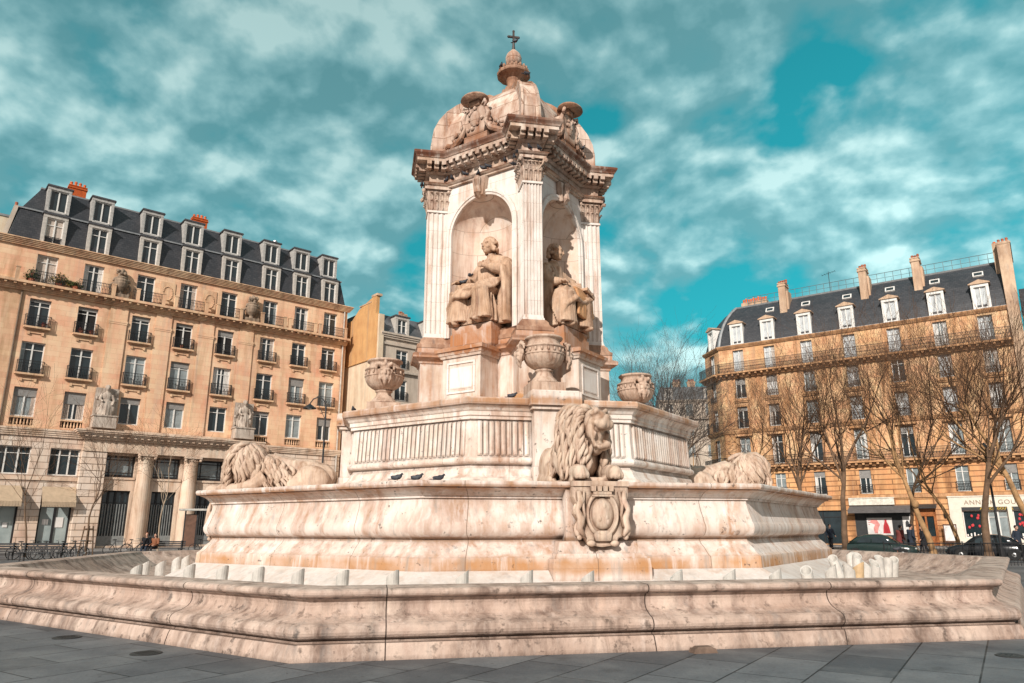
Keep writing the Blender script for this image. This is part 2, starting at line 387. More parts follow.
cmul = N(nt, 'ShaderNodeVectorMath', operation='SCALE'); nt.links.new(cl, cmul.inputs[0]); nt.links.new(k, cmul.inputs['Scale'])
amul = N(nt, 'ShaderNodeVectorMath', operation='SCALE'); nt.links.new(air, amul.inputs[0]); nt.links.new(math_(nt, 'MULTIPLY', k, 1.0), amul.inputs['Scale'])
skyc = mixc(nt, cover, amul.outputs[0], cmul.outputs[0])
# unseen half of the sky behind the camera: white cloud added as fill light
back = N(nt, 'ShaderNodeMapRange'); nt.links.new(sp.outputs[1], back.inputs[0])
back.inputs[1].default_value = .25; back.inputs[2].default_value = -.35; back.inputs[3].default_value = 0; back.inputs[4].default_value = 1
back_fill = mixc(nt, wide, (3.6, 3.45, 3.3), (5.2, 5.0, 4.8))
skyc = mixc(nt, back.outputs[0], skyc, back_fill)
nt.links.new(skyc, bg.inputs[0])

scene.view_settings.view_transform = 'Standard'; scene.view_settings.look = 'None'
scene.view_settings.exposure = 0; scene.view_settings.gamma = 1
scene.render.engine = 'CYCLES'
scene.cycles.use_denoising = True
scene.cycles.max_bounces = 6; scene.cycles.diffuse_bounces = 3; scene.cycles.glossy_bounces = 3
scene.cycles.use_adaptive_sampling = True; scene.cycles.adaptive_threshold = .02

# ------------------------------------------------------------------ ground
GX, GY, TH = .0716, 23.135, .1895
PAV, nt, b = newmat('grey_paving')
tc = N(nt, 'ShaderNodeTexCoord').outputs['Object']
mp = mapping(nt, tc, (1, 1, 1), (0, 0, -math.radians(56.3)), (.35, .28, 0))
br = N(nt, 'ShaderNodeTexBrick'); nt.links.new(mp, br.inputs[0])
br.inputs['Scale'].default_value = 1; br.inputs['Brick Width'].default_value = 1.32; br.inputs['Row Height'].default_value = .79
br.inputs['Mortar Size'].default_value = .013; br.inputs['Mortar Smooth'].default_value = .4; br.inputs['Bias'].default_value = 0
br.inputs['Color1'].default_value = (.078, .082, .09, 1); br.inputs['Color2'].default_value = (.155, .16, .168, 1); br.inputs['Mortar'].default_value = (.012, .012, .013, 1)
c = mixc(nt, .75, br.outputs['Color'], ramp(nt, noise(nt, tc, 1.1, 7, .65, .3), [(.3, (.28, .28, .3)), (.72, (.66, .65, .64))]), 'OVERLAY')
c = mixc(nt, .3, c, ramp(nt, noise(nt, tc, 26, 3, .7), [(.35, (.3, .3, .3)), (.65, (.7, .7, .7))]), 'OVERLAY')
dirt_shade = ramp(nt, noise(nt, mapping(nt, tc, (1, 1, 1), (0, 0, 1), (4, 2, 0)), 2.2, 5, .6), [(.6, (0, 0, 0)), (.72, (.5, .5, .5))])
c = mixc(nt, dirt_shade, c, (.05, .047, .044))
gum = ramp(nt, noise(nt, tc, 11, 2, .4), [(.70, (0, 0, 0)), (.73, (.7, .7, .7))])
c = mixc(nt, gum, c, (.045, .044, .044))
worn = ramp(nt, noise(nt, mapping(nt, tc, (1, 1, 1), (0, 0, .4), (1, 7, 0)), .7, 6, .7), [(.48, (0, 0, 0)), (.7, (.45, .45, .45))])
c = mixc(nt, worn, c, (.26, .255, .25))
nt.links.new(c, b.inputs['Base Color']); b.inputs['Roughness'].default_value = .62; b.inputs['Specular IOR Level'].default_value = .35
bp = N(nt, 'ShaderNodeBump'); bp.inputs['Strength'].default_value = .35; bp.inputs['Distance'].default_value = .02
nt.links.new(math_(nt, 'SUBTRACT', math_(nt, 'MULTIPLY', noise(nt, tc, 20, 4), .5), br.outputs['Fac']), bp.inputs['Height'])
nt.links.new(bp.outputs[0], b.inputs['Normal'])
ASPH = plain('asphalt', (.055, .055, .058), .85, var=.25, scale=2, bump=.2)
SIDEW = plain('sidewalk_asphalt', (.16, .15, .145), .85, var=.2, scale=1, bump=.2)
KERB = stone('granite_kerb', (.32, .3, .29), (.25, .24, .23), None, bump=.15)
WHITEP = plain('road_paint', (.7, .7, .68), .7)
mb = MB(); mb.quad((-1500, -1500, 0), (1500, -1500, 0), (1500, 1500, 0), (-1500, 1500, 0))
struct(mb.build('ground', PAV))

LP0 = Vector((-32.6658, 58.0945, 0)); LRZ = PI / 2 - .863       # left building: local x along the facade, -y towards the square
RP0 = Vector((40.16, 61.61, 0)); RRZ = -(PI / 2 - .943)          # right building: local x = to the right
def strip(name, mat, P0, rz, x0, x1, y0, y1, z, thick=0):
    m = MB()
    if thick: m.box(x0, x1, y0, y1, z - thick, z)
    else: m.quad((x0, y0, z), (x1, y0, z), (x1, y1, z), (x0, y1, z))
    o = m.build(name, mat); o.location = P0; o.rotation_euler = (0, 0, rz)
    return struct(o)
strip('road', ASPH, RP0, RRZ, -60, 60, -12.5, -4.2, .004)
strip('road_marking', WHITEP, RP0, RRZ, -60, 60, -8.4, -8.28, .008)
strip('pavement', SIDEW, RP0, RRZ, -60, 60, -4.0, .5, .14, .14)
strip('kerb', KERB, RP0, RRZ, -60, 60, -4.2, -4.0, .143, .143)
strip('pavement', SIDEW, LP0, LRZ, -40, 22, -4.0, .5, .14, .14)
strip('kerb', KERB, LP0, LRZ, -40, 22, -4.2, -4.0, .143, .143)
strip('road', ASPH, LP0, LRZ, -40, 30, -9.5, -4.2, .004)

# ------------------------------------------------------------------ fountain
FT = tag(empty('fountain', (GX, GY, 0), TH),
         'monumental pale stone fountain with three tiered octagonal basins and a domed four-niche tower', 'fountain')
C8 = 1 / math.cos(PI / 8)
def octring(ap, z):
    return [(ap * C8 * math.cos(PI / 8 + k * PI / 4), ap * C8 * math.sin(PI / 8 + k * PI / 4), z) for k in range(8)]
def octsweep(prof, caps=(False, False)):
    m = MB(); m.loft([octring(a, z) for a, z in prof], caps=caps); return m
def arcp(c, r, a0, a1, n):
    return [(c[0] + r[0] * math.cos(math.radians(a0 + (a1 - a0) * i / n)), c[1] + r[1] * math.sin(math.radians(a0 + (a1 - a0) * i / n))) for i in range(n + 1)]
OB = ([(12.80, -.02), (12.79, .05), (12.755, .16), (12.735, .195), (12.67, .2), (12.66, .222)] +
      arcp((12.62, .335), (.15, .105), -80, 80, 8) + [(12.60, .455)] + arcp((12.60, .62), (.17, .15), 250, 140, 6) +
      [(12.47, .715), (12.52, .716), (12.52, .728)] + arcp((12.52, .785), (.075, .055), -85, 88, 7) + [(12.1, .852)] +
      [(12.0, .835), (11.93, .76), (11.6, .52), (11.35, .40), (11.1, .36), (9.5, .34)])
# rim blocks: joints cut in the outer basin as small dark reveals
ob = octsweep(OB).build('outer_basin', S_RIM, FT)
jm = MB()
JG = plain('joint_grime', (.06, .042, .034), .9, var=.4)
for k in range(8):
    a = -PI / 2 + k * PI / 4
    R = Matrix.Rotation(a + PI / 2, 4, 'Z')
    for xj in ((-2.4, 2.6) if k != 0 else (-4.15, -.55, 2.3)):
        jm = MB(); jm.M = R @ Matrix.Translation((xj, 0, 0))
        wob = rnd.uniform(-.012, .012) if k else (.0, -.01, .03)[(-4.15, -.55, 2.3).index(xj)]
        for (r0, z0), (r1, z1) in zip(OB[:-6], OB[1:-5]):
            d = .004
            x0 = wob * math.sin(z0 * 5); x1 = wob * math.sin(z1 * 5)
            jm.add([(x0 - .007, -r0 - d, z0), (x0 + .007, -r0 - d, z0), (x1 + .007, -r1 - d, z1), (x1 - .007, -r1 - d, z1)], [(0, 1, 2, 3)])
        jm.build('joint', JG, ob)
octsweep([(9.55, .343), (9.4, .36), (9.25, .44), (8.8, .66), (8.43, .83), (8.3, .86)]).build('limed_slope', S_APRON, FT)
MBp = ([(8.46, .3), (8.46, .84), (8.45, 1.05), (8.40, 1.08), (8.36, 1.12)] + [(8.30, 1.2), (8.2, 1.29), (8.16, 1.35), (8.16, 1.37), (8.15, 1.40), (8.19, 1.43)] +
       arcp((8.2, 1.61), (.165, .18), -60, 40, 8) + [(8.29, 1.84), (8.24, 1.97), (8.205, 2.1), (8.2, 2.17), (8.25, 2.18), (8.25, 2.22), (8.29, 2.235),
       (8.33, 2.28), (8.41, 2.335), (8.5, 2.365), (8.5, 2.385), (8.58, 2.39), (8.60, 2.43), (8.60, 2.475), (8.57, 2.5), (7.9, 2.505), (5.0, 2.52)])
mid = octsweep(MBp).build('middle_basin', S_BASIN, FT)
UBp = ([(5.3, 2.5), (5.3, 2.68), (5.26, 2.72), (5.22, 2.76)] + arcp((5.22, 3.02), (.22, .24), 265, 190, 5) + [(4.93, 3.06), (4.92, 3.12), (5.0, 3.14)] +
       arcp((5.0, 3.22), (.085, .08), -80, 70, 5) + [(5.0, 3.32), (4.97, 3.8), (4.95, 4.22), (5.03, 4.23), (5.03, 4.30), (5.07, 4.32), (5.07, 4.42), (5.1, 4.44), (5.14, 4.5), (5.21, 4.55),
       (5.21, 4.57), (5.27, 4.58), (5.29, 4.62), (5.29, 4.70), (5.26, 4.745), (3.0, 4.76)])
up = octsweep(UBp).build('upper_basin', S_UPPER, FT)
rm = MB()       # the vertical reeds carved round the upper basin
for k in range(8):
    R = Matrix.Rotation(k * PI / 4, 4, 'Z'); rm.M = R
    half = 5.0 * math.tan(PI / 8)
    n = 26
    rm = MB(); rm.M = R; half_done = False
    for i in range(n):
        x = -half + .16 + (2 * half - .32) * (i + .5) / n
        if k % 2 == 0 and abs(x) < .62: continue
        if k % 2 == 0 and x > 0 and not half_done: rm.build('reeded_panel', S_UPPER, up); rm = MB(); rm.M = R; half_done = True
        wr = (2 * half - .32) / n * .47
        sec = [(-wr, .01), (-wr * .75, -.045), (0, -.065), (wr * .75, -.045), (wr, .01)]
        rings = []
        for r, z, kf in ((5.0, 3.33, .3), (4.99, 3.38, 1), (4.965, 3.8, 1), (4.95, 4.15, 1), (4.95, 4.2, .3)):
            rings.append([(x + sx * (.9 if kf < 1 else 1), -r + sy * kf, z) for sx, sy in sec])
        rm.loft(rings, closed=False)
    rm.build('reeded_panel', S_UPPER, up)
for k in range(4):
    m = MB(); m.M = Matrix.Rotation(k * PI / 2, 4, 'Z')
    m.box(-.56, .56, -5.36, -4.6, 2.45, 3.05); m.box(-.53, .53, -5.33, -4.6, 3.05, 4.46); m.box(-.6, .6, -5.42, -4.5, 4.46, 4.55)
    m.box(-.655, .655, -5.5, -3.3, 4.555, 4.9, .0, .0); m.box(-.62, .62, -5.46, -3.3, 4.9, 4.935, .02, .02)
    m.build('vase_pier', S_UPPER, FT)
    # projecting foot under each lion
    m = MB(); m.M = Matrix.Rotation(k * PI / 2, 4, 'Z')
    m.box(-.98, .98, -8.85, -8.0, .3, .86); m.box(-.98, .98, -8.85, -8.0, .862, 1.04, .02, .02)
    m.box(-.9, .9, -8.77, -8.0, 1.04, 1.13, .03, .05); m.box(-.84, .84, -8.68, -8.0, 1.13, 1.36, .06, .1)
    m.box(-.62, .62, -8.5, -8.0, 1.36, 2.36)
    m.build('lion_plinth', S_BASIN, FT)

# ---- carved shield plaques under the lions
def cartouche(k):
    m = MB(); m.M = Matrix.Rotation(k * PI / 2, 4, 'Z') @ Matrix.Translation((.02, -8.62, 0)) @ Matrix.Diagonal((.93, 1, 1, 1))
    out = [(-.60, 2.44), (-.60, 2.2), (-.52, 2.02), (-.57, 1.88), (-.47, 1.74), (-.55, 1.62), (-.5, 1.45), (-.36, 1.42), (-.3, 1.3), (-.16, 1.27), (0, 1.25),
           (.16, 1.27), (.3, 1.3), (.36, 1.42), (.5, 1.45), (.55, 1.62), (.47, 1.74), (.57, 1.88), (.52, 2.02), (.6, 2.2), (.6, 2.44)]
    m.prism(out, -.17, .25, .06)
    m.box(-.61, .61, -.2, .2, 2.40, 2.5)
    c = m.build('cartouche', S_LION, FT)
    m2 = MB(); m2.M = m.M
    rings = []
    for rx, rz, y in ((.36, .44, -.12), (.36, .44, -.24), (.31, .385, -.27), (.29, .36, -.2), (.24, .3, -.2), (.235, .3, -.235), (.15, .2, -.285), (.02, .02, -.3)):
        rings.append([(rx * math.cos(a * PI / 14) * (1 if math.sin(a * PI / 14) > 0 else 1 + .0), y, 1.87 + rz * math.sin(a * PI / 14)) for a in range(28)])
    m2.loft([[p for p in reversed(r)] for r in rings])
    m2.prism([(-.17, 1.36), (.17, 1.36), (.2, 1.52), (.1, 1.56), (-.1, 1.56), (-.2, 1.52)], -.26, -.1, .1)
    for i in range(5):                       # relief inside the shield
        m2.ball((rnd.uniform(-.1, .1), -.27, 1.87 + rnd.uniform(-.16, .16)), (.05, .035, .07), n=8, k=5)
    m2.build('shield', S_LION, c, smooth=True)
    m3 = MB(); m3.M = m.M
    m3.box(-.2, .2, -.27, -.1, 2.24, 2.3); m3.box(-.23, .23, -.28, -.1, 2.2, 2.235)
    for i in range(4):
        x = -.19 + .127 * i
        m3.box(x - .045, x + .045, -.285, -.1, 2.3, 2.40, -.008, 0)
    m3.build('mural_crown', S_LION, c)
    m4 = MB(); m4.M = m.M
    for sx in (-1, 1):
        m4.tube([(sx * .5, -.2, 2.3), (sx * .46, -.24, 2.12), (sx * .55, -.25, 1.95), (sx * .47, -.26, 1.78), (sx * .52, -.26, 1.6), (sx * .42, -.25, 1.46)],
                [.05, .075, .06, .085, .075, .04], 7)
        m4.tube([(sx * .38, -.2, 2.3), (sx * .43, -.24, 2.05), (sx * .4, -.24, 1.85), (sx * .44, -.24, 1.62)], [.03, .045, .035, .03], 6)
        m4.ball((sx * .53, -.2, 1.58), (.09, .07, .14)); m4.ball((sx * .56, -.19, 1.95), (.07, .06, .12)); m4.ball((sx * .5, -.2, 1.44), (.06, .06, .06))
        m4.ball((sx * .25, -.2, 1.32), (.1, .07, .06))
        m4.build('scroll', S_LION, c, smooth=True); m4 = MB(); m4.M = m.M
for k in (0, 1, 3): cartouche(k)

# ---- tower pedestal
A0, PRr, PW = 1.85, 2.97, .29
def towerplan(a, r, w, z):
    """square with faces on the diagonals (apothem a) and a block of half width w out to r on each axis"""
    pts = []
    for k in range(4):
        R = Matrix.Rotation(-PI / 2 + k * PI / 2, 3, 'Z')     # block k points to -y, +x, +y, -x
        nin = a * math.sqrt(2) - w
        for n_, t_ in ((nin, -w), (r, -w), (r, w), (nin, w)):
            p = R @ Vector((n_, t_, 0)); pts.append((p.x, p.y, z))
    return pts
def plansweep(prof, a, r, w, caps=(False, False)):
    m = MB(); m.loft([towerplan(a + d, r + d, w + d, z) for d, z in prof], caps=caps); return m
pm = plansweep([(.24, 4.7), (.24, 5.0), (.2, 5.04), (.2, 5.16), (.12, 5.24), (.06, 5.3), (.06, 6.58), (.1, 6.6), (.12, 6.66), (.2, 6.72), (.24, 6.75), (.3, 6.76), (.31, 6.86), (.27, 6.9),
                (.16, 6.94), (.16, 7.08)], A0, 3.02, .40)
ped = pm.build('pedestal', S_PED, FT)
pb = plansweep([(.16, 7.08), (.18, 7.1), (.18, 7.2), (.12, 7.24), (.08, 7.3), (.06, 7.38), (.0, 7.45), (-.05, 7.5)], A0 - .02, 3.02, .36, caps=(False, True))
pb.build('pillar_footing', S_RUST, ped)
def face_frame(k): return Matrix.Rotation(-PI / 4 + k * PI / 2, 4, 'Z')      # k=0 the face to the left... local -y is outward
for k in (0, 1, 2, 3):
    R = Matrix.Rotation(-PI / 4 + k * PI / 2, 4, 'Z')
    m = MB(); m.M = R
    a1, wb = 2.78, .70
    for x, y0, z0, z1, tx in ((wb + .16, a1 + .16, 4.7, 5.05, 0), (wb + .1, a1 + .1, 5.05, 5.2, .05), (wb, a1, 5.2, 6.5, 0), (wb + .05, a1 + .05, 6.5, 6.58, -.03), (wb + .1, a1 + .1, 6.58, 6.68, -.04),
                              (wb + .18, a1 + .18, 6.68, 6.78, -.01), (wb + .14, a1 + .14, 6.78, 6.84, .06)):
        m.box(-x, x, -y0, -1.6, z0, z1, tx, tx)
    m.box(-.78, .78, -2.36, -1.5, 6.84, 7.36); m.box(-.74, .74, -2.32, -1.5, 7.36, 7.6)
    bay = m.build('statue_pedestal', S_PED, FT)
    m = MB(); m.M = R
    # raised frame round a dedication tablet
    y = -a1 - .03
    for x0, x1, z0, z1 in ((-.52, .52, 6.30, 6.36), (-.52, .52, 5.42, 5.48), (-.52, -.46, 5.48, 6.30), (.46, .52, 5.48, 6.30)): m.box(x0, x1, y, -a1 + .02, z0, z1)
    m.box(-.40, .40, -a1 - .012, -a1 + .02, 5.56, 6.22)
    m.build('tablet', S_TOWER, bay)

# ---- niche walls
def niche_wall(k):
    R = Matrix.Rotation(-PI / 4 + k * PI / 2, 4, 'Z')
    m = MB(); m.M = R
    ro, zs, zb, zt, hw = 1.22, 10.85, 7.4, 12.75, 1.98
    y = -A0
    n = 20
    arc = [(-ro * math.cos(PI * i / n), zs + ro * math.sin(PI * i / n)) for i in range(n + 1)]
    m.quad((-hw, y, zb), (-ro, y, zb), (-ro, y, zs), (-hw, y, zs)); m.quad((ro, y, zb), (hw, y, zb), (hw, y, zs), (ro, y, zs))
    m.quad((-hw, y, zs), (-ro, y, zs), (-ro, y, zt), (-hw, y, zt)); m.quad((ro, y, zs), (hw, y, zs), (hw, y, zt), (ro, y, zt))
    for (x0, z0), (x1, z1) in zip(arc[:-1], arc[1:]): m.quad((x0, y, z0), (x1, y, z1), (x1, y, zt), (x0, y, zt))
    wl = m.build('niche_wall', S_TOWER, FT)
    # concave niche: half drum and quarter sphere
    m = MB(); m.M = R
    dp = 1.0
    def col_(z, s=1): return [(-ro * s * math.cos(PI * i / n), -A0 + dp * s * math.sin(PI * i / n), z) for i in range(n + 1)]
    rings = [col_(7.45), col_(zs)]
    for j in range(1, 11):
        a = PI / 2 * j / 10
        rings.append(col_(zs + ro * math.sin(a), max(math.cos(a), .001)))
    m.loft([list(reversed(r)) for r in rings], closed=False)
    m.add([(-ro, -A0, 7.45)] + col_(7.45) + [(ro, -A0, 7.45)], [tuple(range(n + 3))])
    m.build('niche', S_NICHE, wl, smooth=True)
    # moulded archivolt
    m = MB(); m.M = R
    rings = []
    path = [(-ro, 7.45, PI)] + [(None, None, PI - PI * i / 28) for i in range(29)] + [(ro, 7.45, 0)]
    for x, z, a in path:
        ring = []
        for dr, dy in ((-.01, .03), (-.01, -.05), (.06, -.06), (.07, -.09), (.15, -.09), (.17, -.06), (.17, .02)):
            if x is None: ring.append(((ro + dr) * math.cos(a), -A0 + dy, zs + (ro + dr) * math.sin(a)))
            else: ring.append((x + dr * math.cos(a), -A0 + dy, z))
        rings.append(ring)
    m.loft(rings)
    m.build('archivolt', S_TOWER, wl)
    m = MB(); m.M = R
    m.prism([(-.17, 12.0), (.17, 12.0), (.27, 12.66), (-.27, 12.66)], -A0 - .2, -A0 + .05, .04)
    m.tube([(0, -A0 - .12, 11.98), (0, -A0 - .24, 12.1), (0, -A0 - .22, 12.3), (0, -A0 - .28, 12.5), (0, -A0 - .26, 12.62)], [.08, .13, .1, .13, .1], 8)
    m.build('keystone', S_CORN, wl)
for k in range(4): niche_wall(k)

# ---- fluted corner pillars with leafy capitals
def leaf(m, p, out, h, w, curl):
    p = Vector(p); out = Vector(out).normalized(); side = Vector((-out.y, out.x, 0))
    prof = [(0, 0, .6), (.01, .35, 1), (.035, .65, 1.05), (.09, .9, .9), (curl, 1.0, .7), (curl + .03, .9, .35)]
    rings = []
    for d, zz_, ww in prof:
        c = p + out * (d + .012) + Vector((0, 0, h * zz_))
        ring = [c - side * w * .5 * ww, c - side * w * .25 * ww + out * .028, c + out * .012, c + side * w * .25 * ww + out * .028, c + side * w * .5 * ww, c - out * .03]
        rings.append(ring)
    m.loft(rings)
for k in range(4):
    R = Matrix.Rotation(k * PI / 2, 4, 'Z')
    m = MB(); m.M = R
    sec = []
    def flute(p0, p1, nn, dep):
        p0 = Vector(p0); p1 = Vector(p1); d = (p1 - p0); inn = Vector((-d.y, d.x)).normalized() * dep
        L = []
        for i in range(nn):
            f0 = (i + .16) / nn; f1 = (i + .84) / nn
            L += [p0 + d * f0]
            for q in (.2, .5, .8): L.append(p0 + d * (f0 + (f1 - f0) * q) + inn * (1 if q == .5 else .75))
            L += [p0 + d * f1]
        return [tuple(p0)] + [tuple(q) for q in L] + [tuple(p1)]
    w_, r_, ri = PW, PRr, 2.2
    sec = flute((-w_, -ri), (-w_, -r_), 5, .035) + flute((-w_, -r_), (w_, -r_), 6, .04) + flute((w_, -r_), (w_, -ri), 5, .035)
    rings = [[(x, y, z) for x, y in sec] for z in (7.62, 9.7, 11.80)]
    m.loft(rings, closed=False)
    m.box(-w_ - .035, w_ + .035, -r_ - .035, -2.1, 7.42, 7.52); m.box(-w_ - .015, w_ + .015, -r_ - .015, -2.1, 7.52, 7.62, .012, .012)
    m.box(-w_ - .03, w_ + .03, -r_ - .03, -2.1, 11.80, 11.87)
    m.quad((-w_, -2.22, 7.5), (w_, -2.22, 7.5), (w_, -2.22, 11.85), (-w_, -2.22, 11.85))
    pil = m.build('pillar', S_TOWER, FT)
    m = MB(); m.M = R
    m.box(-w_ + .02, w_ - .02, -r_ + .02, -2.1, 11.87, 12.62, -.07, -.07)
    for tier, (z, h, cu) in enumerate(((11.87, .36, .1), (12.1, .4, .13))):
        for i in range(4 + tier):
            x = -w_ + (2 * w_) * ((i + .5) / (4 + tier))
            leaf(m, (x, -r_ + .02, z), (0, -1, 0), h, .16, cu)
            for sx in (-1, 1):
                if i < 4: leaf(m, (sx * (w_ - .02), -r_ + .1 + .17 * i, z), (sx, 0, 0), h, .17, cu)
    for sx in (-1, 1):                                     # corner volutes
        m.tube([(sx * .2, -r_ - .0, 12.3), (sx * .3, -r_ - .08, 12.45), (sx * .37, -r_ - .15, 12.58), (sx * .42, -r_ - .19, 12.54), (sx * .4, -r_ - .17, 12.47)], [.04, .045, .05, .05, .03], 7)
        m.tube([(sx * .14, -r_ - .02, 12.35), (sx * .08, -r_ - .1, 12.52), (sx * .03, -r_ - .1, 12.5)], [.03, .035, .03], 6)
        m.ball((sx * .4, -r_ - .17, 12.53), (.06, .06, .07), n=8, k=6)
        m.ball((sx * .37, -2.3, 12.53), (.07, .06, .07), n=8, k=6)
    m.ball((0, -r_ - .13, 12.62), (.07, .05, .08), n=8, k=6)
    m.box(-w_ - .13, w_ + .13, -r_ - .13, -2.0, 12.60, 12.69, .0, .0)
    m.build('capital', S_CORN, pil)

# ---- entablature
EP = [(-.1, 12.66), (.06, 12.68), (.06, 12.735), (.09, 12.74), (.12, 12.76), (.16, 12.80), (.16, 12.815), (.0, 12.82), (-.03, 12.83), (-.03, 13.16), (.02, 13.17), (.06, 13.21), (.10, 13.22), (.10, 13.27),
      (.14, 13.275), (.14, 13.45), (.42, 13.455), (.42, 13.56), (.45, 13.57), (.47, 13.62), (.53, 13.69), (.54, 13.75), (.5, 13.79), (-.4, 13.86)]
ent = plansweep(EP, A0 + .04, 2.98, .34).build('entablature', S_CORN, FT)
mm = MB()
def along(p0, p1, n, dout, sz):
    p0 = Vector(p0); p1 = Vector(p1); d = (p1 - p0).normalized(); o = Vector((d.y, -d.x, 0))
    for i in range(n):
        c = p0 + (p1 - p0) * ((i + .5) / n)
        ang = math.atan2(d.y, d.x)
        mm.M = Matrix.Translation(c) @ Matrix.Rotation(ang, 4, 'Z')
        mm.box(-sz / 2, sz / 2, -.3, .02, 13.33, 13.452); mm.box(-sz / 2, sz / 2, -.2, .02, 13.22, 13.33)
pl = towerplan(A0 + .18, 2.98 + .14, .34 + .14, 0)
for i in range(16):
    a, b = pl[i], pl[(i + 1) % 16]
    L = (Vector(b) - Vector(a)).length
    along(a, b, max(2, round(L / .27)), 0, .15)
mm.build('modillion_course', S_CORN, ent)

# ---- dome
DP = [(2.06, 2.95, .34, 13.8), (2.08, 2.97, .34, 14.1), (1.98, 2.9, .31, 14.16), (1.98, 2.9, .31, 14.6), (1.92, 2.84, .3, 14.95), (1.78, 2.66, .3, 15.3), (1.57, 2.38, .3, 15.68), (1.3, 1.98, .3, 16.0), (.95, 1.52, .29, 16.26), (.62, 1.05, .27, 16.46), (.4, .72, .22, 16.6)]
S_DOME = stone('dome_stone', (.7, .58, .5), (.54, .38, .29), (.28, .11, .05), .66, bump=.3, dirt_shade=.9, recess_dist=.18, joints=(.9, .52, .014, 'd'), jcol=(.2, .1, .06), zstain=[(13.7, 13.8, 14.1, 14.3, (.34, .16, .09)), (15.7, 16.1, 16.6, 16.8, (.36, .17, .09))])
dm = MB(); dm.loft([towerplan(a, a * 1.414 - w * .9 + .12, w, z) for a, r, w, z in DP], caps=(False, True))
dome = dm.build('dome', S_DOME, FT)
for k in range(4):
    R = Matrix.Rotation(k * PI / 2, 4, 'Z')
    m = MB(); m.M = R
    prof = [(2.84, 13.82), (2.88, 14.1), (2.88, 14.5), (2.82, 14.9), (2.64, 15.3), (2.38, 15.66), (2.04, 15.96), (1.7, 16.18), (1.35, 16.38), (.9, 16.52)]
    rings = []
    for i, (r, z) in enumerate(prof):
        w_ = .34 - .012 * i
        rings.append([(-w_, -r + .35, z - .1), (-w_, -r, z), (-w_ + .07, -r - .03, z + .02), (-w_ + .09, -r + .03, z), (w_ - .09, -r + .03, z), (w_ - .07, -r - .03, z + .02), (w_, -r, z), (w_, -r + .35, z - .1)])
    m.loft(rings)
    m.build('rib', S_DOME, dome)
    R = Matrix.Rotation(-PI / 4 + k * PI / 2, 4, 'Z')
    m = MB(); m.M = R @ Matrix.Translation((0, -2.2, 0))
    # shell hood
    rings = []
    for j in range(7):
        a = PI / 2 * j / 6
        rings.append([(.5 * math.cos(a) * math.cos(PI * 2 * i / 20), -.1 + .42 * math.cos(a) * math.sin(PI * 2 * i / 20), 15.3 + .2 * math.sin(a)) for i in range(20)])
    m.loft(rings)
    m.box(-.2, .2, -.15, .3, 15.1, 15.32)
    m.build('shell_hood', S_RUST, dome, smooth=True)
    m = MB(); m.M = R @ Matrix.Translation((0, -2.14, 13.84)) @ Matrix.Diagonal((.94, .85, .98, 1)) @ Matrix.Translation((0, 0, -13.84))
    m.box(-.5, .5, -.12, .5, 13.84, 14.1)
    m.prism([(-.36, 14.1), (.36, 14.1), (.48, 14.6), (.36, 15.05), (.16, 15.2), (-.16, 15.2), (-.36, 15.05), (-.48, 14.6)], -.16, .4, .08)
    m.ball((0, -.16, 14.66), (.22, .1, .3), n=12, k=8)
    for sx in (-1, 1):
        m.tube([(sx * .4, -.1, 15.05), (sx * .55, -.12, 14.75), (sx * .45, -.12, 14.45), (sx * .62, -.08, 14.2), (sx * .9, .0, 14.05), (sx * 1.25, .06, 13.98), (sx * 1.55, .1, 13.95)], [.06, .1, .08, .12, .1, .09, .05], 7)
        m.tube([(sx * .3, -.15, 15.12), (sx * .46, -.22, 15.2), (sx * .5, -.2, 15.08), (sx * .42, -.18, 15.02)], [.05, .07, .06, .04], 7)
        for i in range(12):
            f = i / 12
            m.ball((sx * (.5 + f * 1.0 + rnd.uniform(-.05, .05)), -.1 + rnd.uniform(-.05, .05) + .15 * f, 14.42 - .38 * f + rnd.uniform(-.1, .12)), rnd.uniform(.06, .1), n=7, k=5)
    for i in range(9):
        m.ball((rnd.uniform(-.32, .32), -.2, 14.2 + rnd.uniform(0, .85)), rnd.uniform(.05, .08), n=7, k=5)
    m.build('crest', S_DOME, dome)
# ---- finial
m = MB()
m.box(-.55, .55, -.55, .55, 16.4, 16.62, .06, .06); m.box(-.42, .42, -.42, .42, 16.62, 16.86, .08, .08)
m.lathe([(.34, 16.84), (.36, 16.9), (.28, 16.96), (.24, 17.1), (.25, 17.25), (.3, 17.36), (.42, 17.45)], 16)
m.lathe([(.42, 17.44), (.52, 17.46), (.6, 17.5), (.62, 17.56), (.6, 17.62), (.54, 17.66), (.46, 17.7), (.4, 17.84), (.3, 17.9)], 12)
for i in range(20):
    a = 2 * PI * i / 20
    m.ball((.5 * math.cos(a), .5 * math.sin(a), 17.74), (.055, .055, .09), n=6, k=5)
fin = m.build('finial', S_RUST, FT)
m = MB(); m.lathe([(.16, 17.88), (.14, 17.96), (.22, 18.0), (.29, 18.12), (.3, 18.26), (.25, 18.42), (.15, 18.54), (.08, 18.62)], 16, caps=True); m.build('ball', S_DOME, fin, smooth=True)
m = MB(); m.tube([(0, 0, 18.6), (.0, 0, 18.8), (.0, 0, 19.05)], [.07, .05, .04], 8)
m.box(-.035, .035, -.03, .03, 19.0, 19.4); m.box(-.17, .17, -.03, .03, 19.15, 19.22)
for x, z in ((-.19, 19.185), (.19, 19.185), (0, 19.43)): m.ball((x, 0, z), .05, n=8, k=6)
m.build('cross', plain('dark_bronze', (.06, .045, .04), .5), fin)

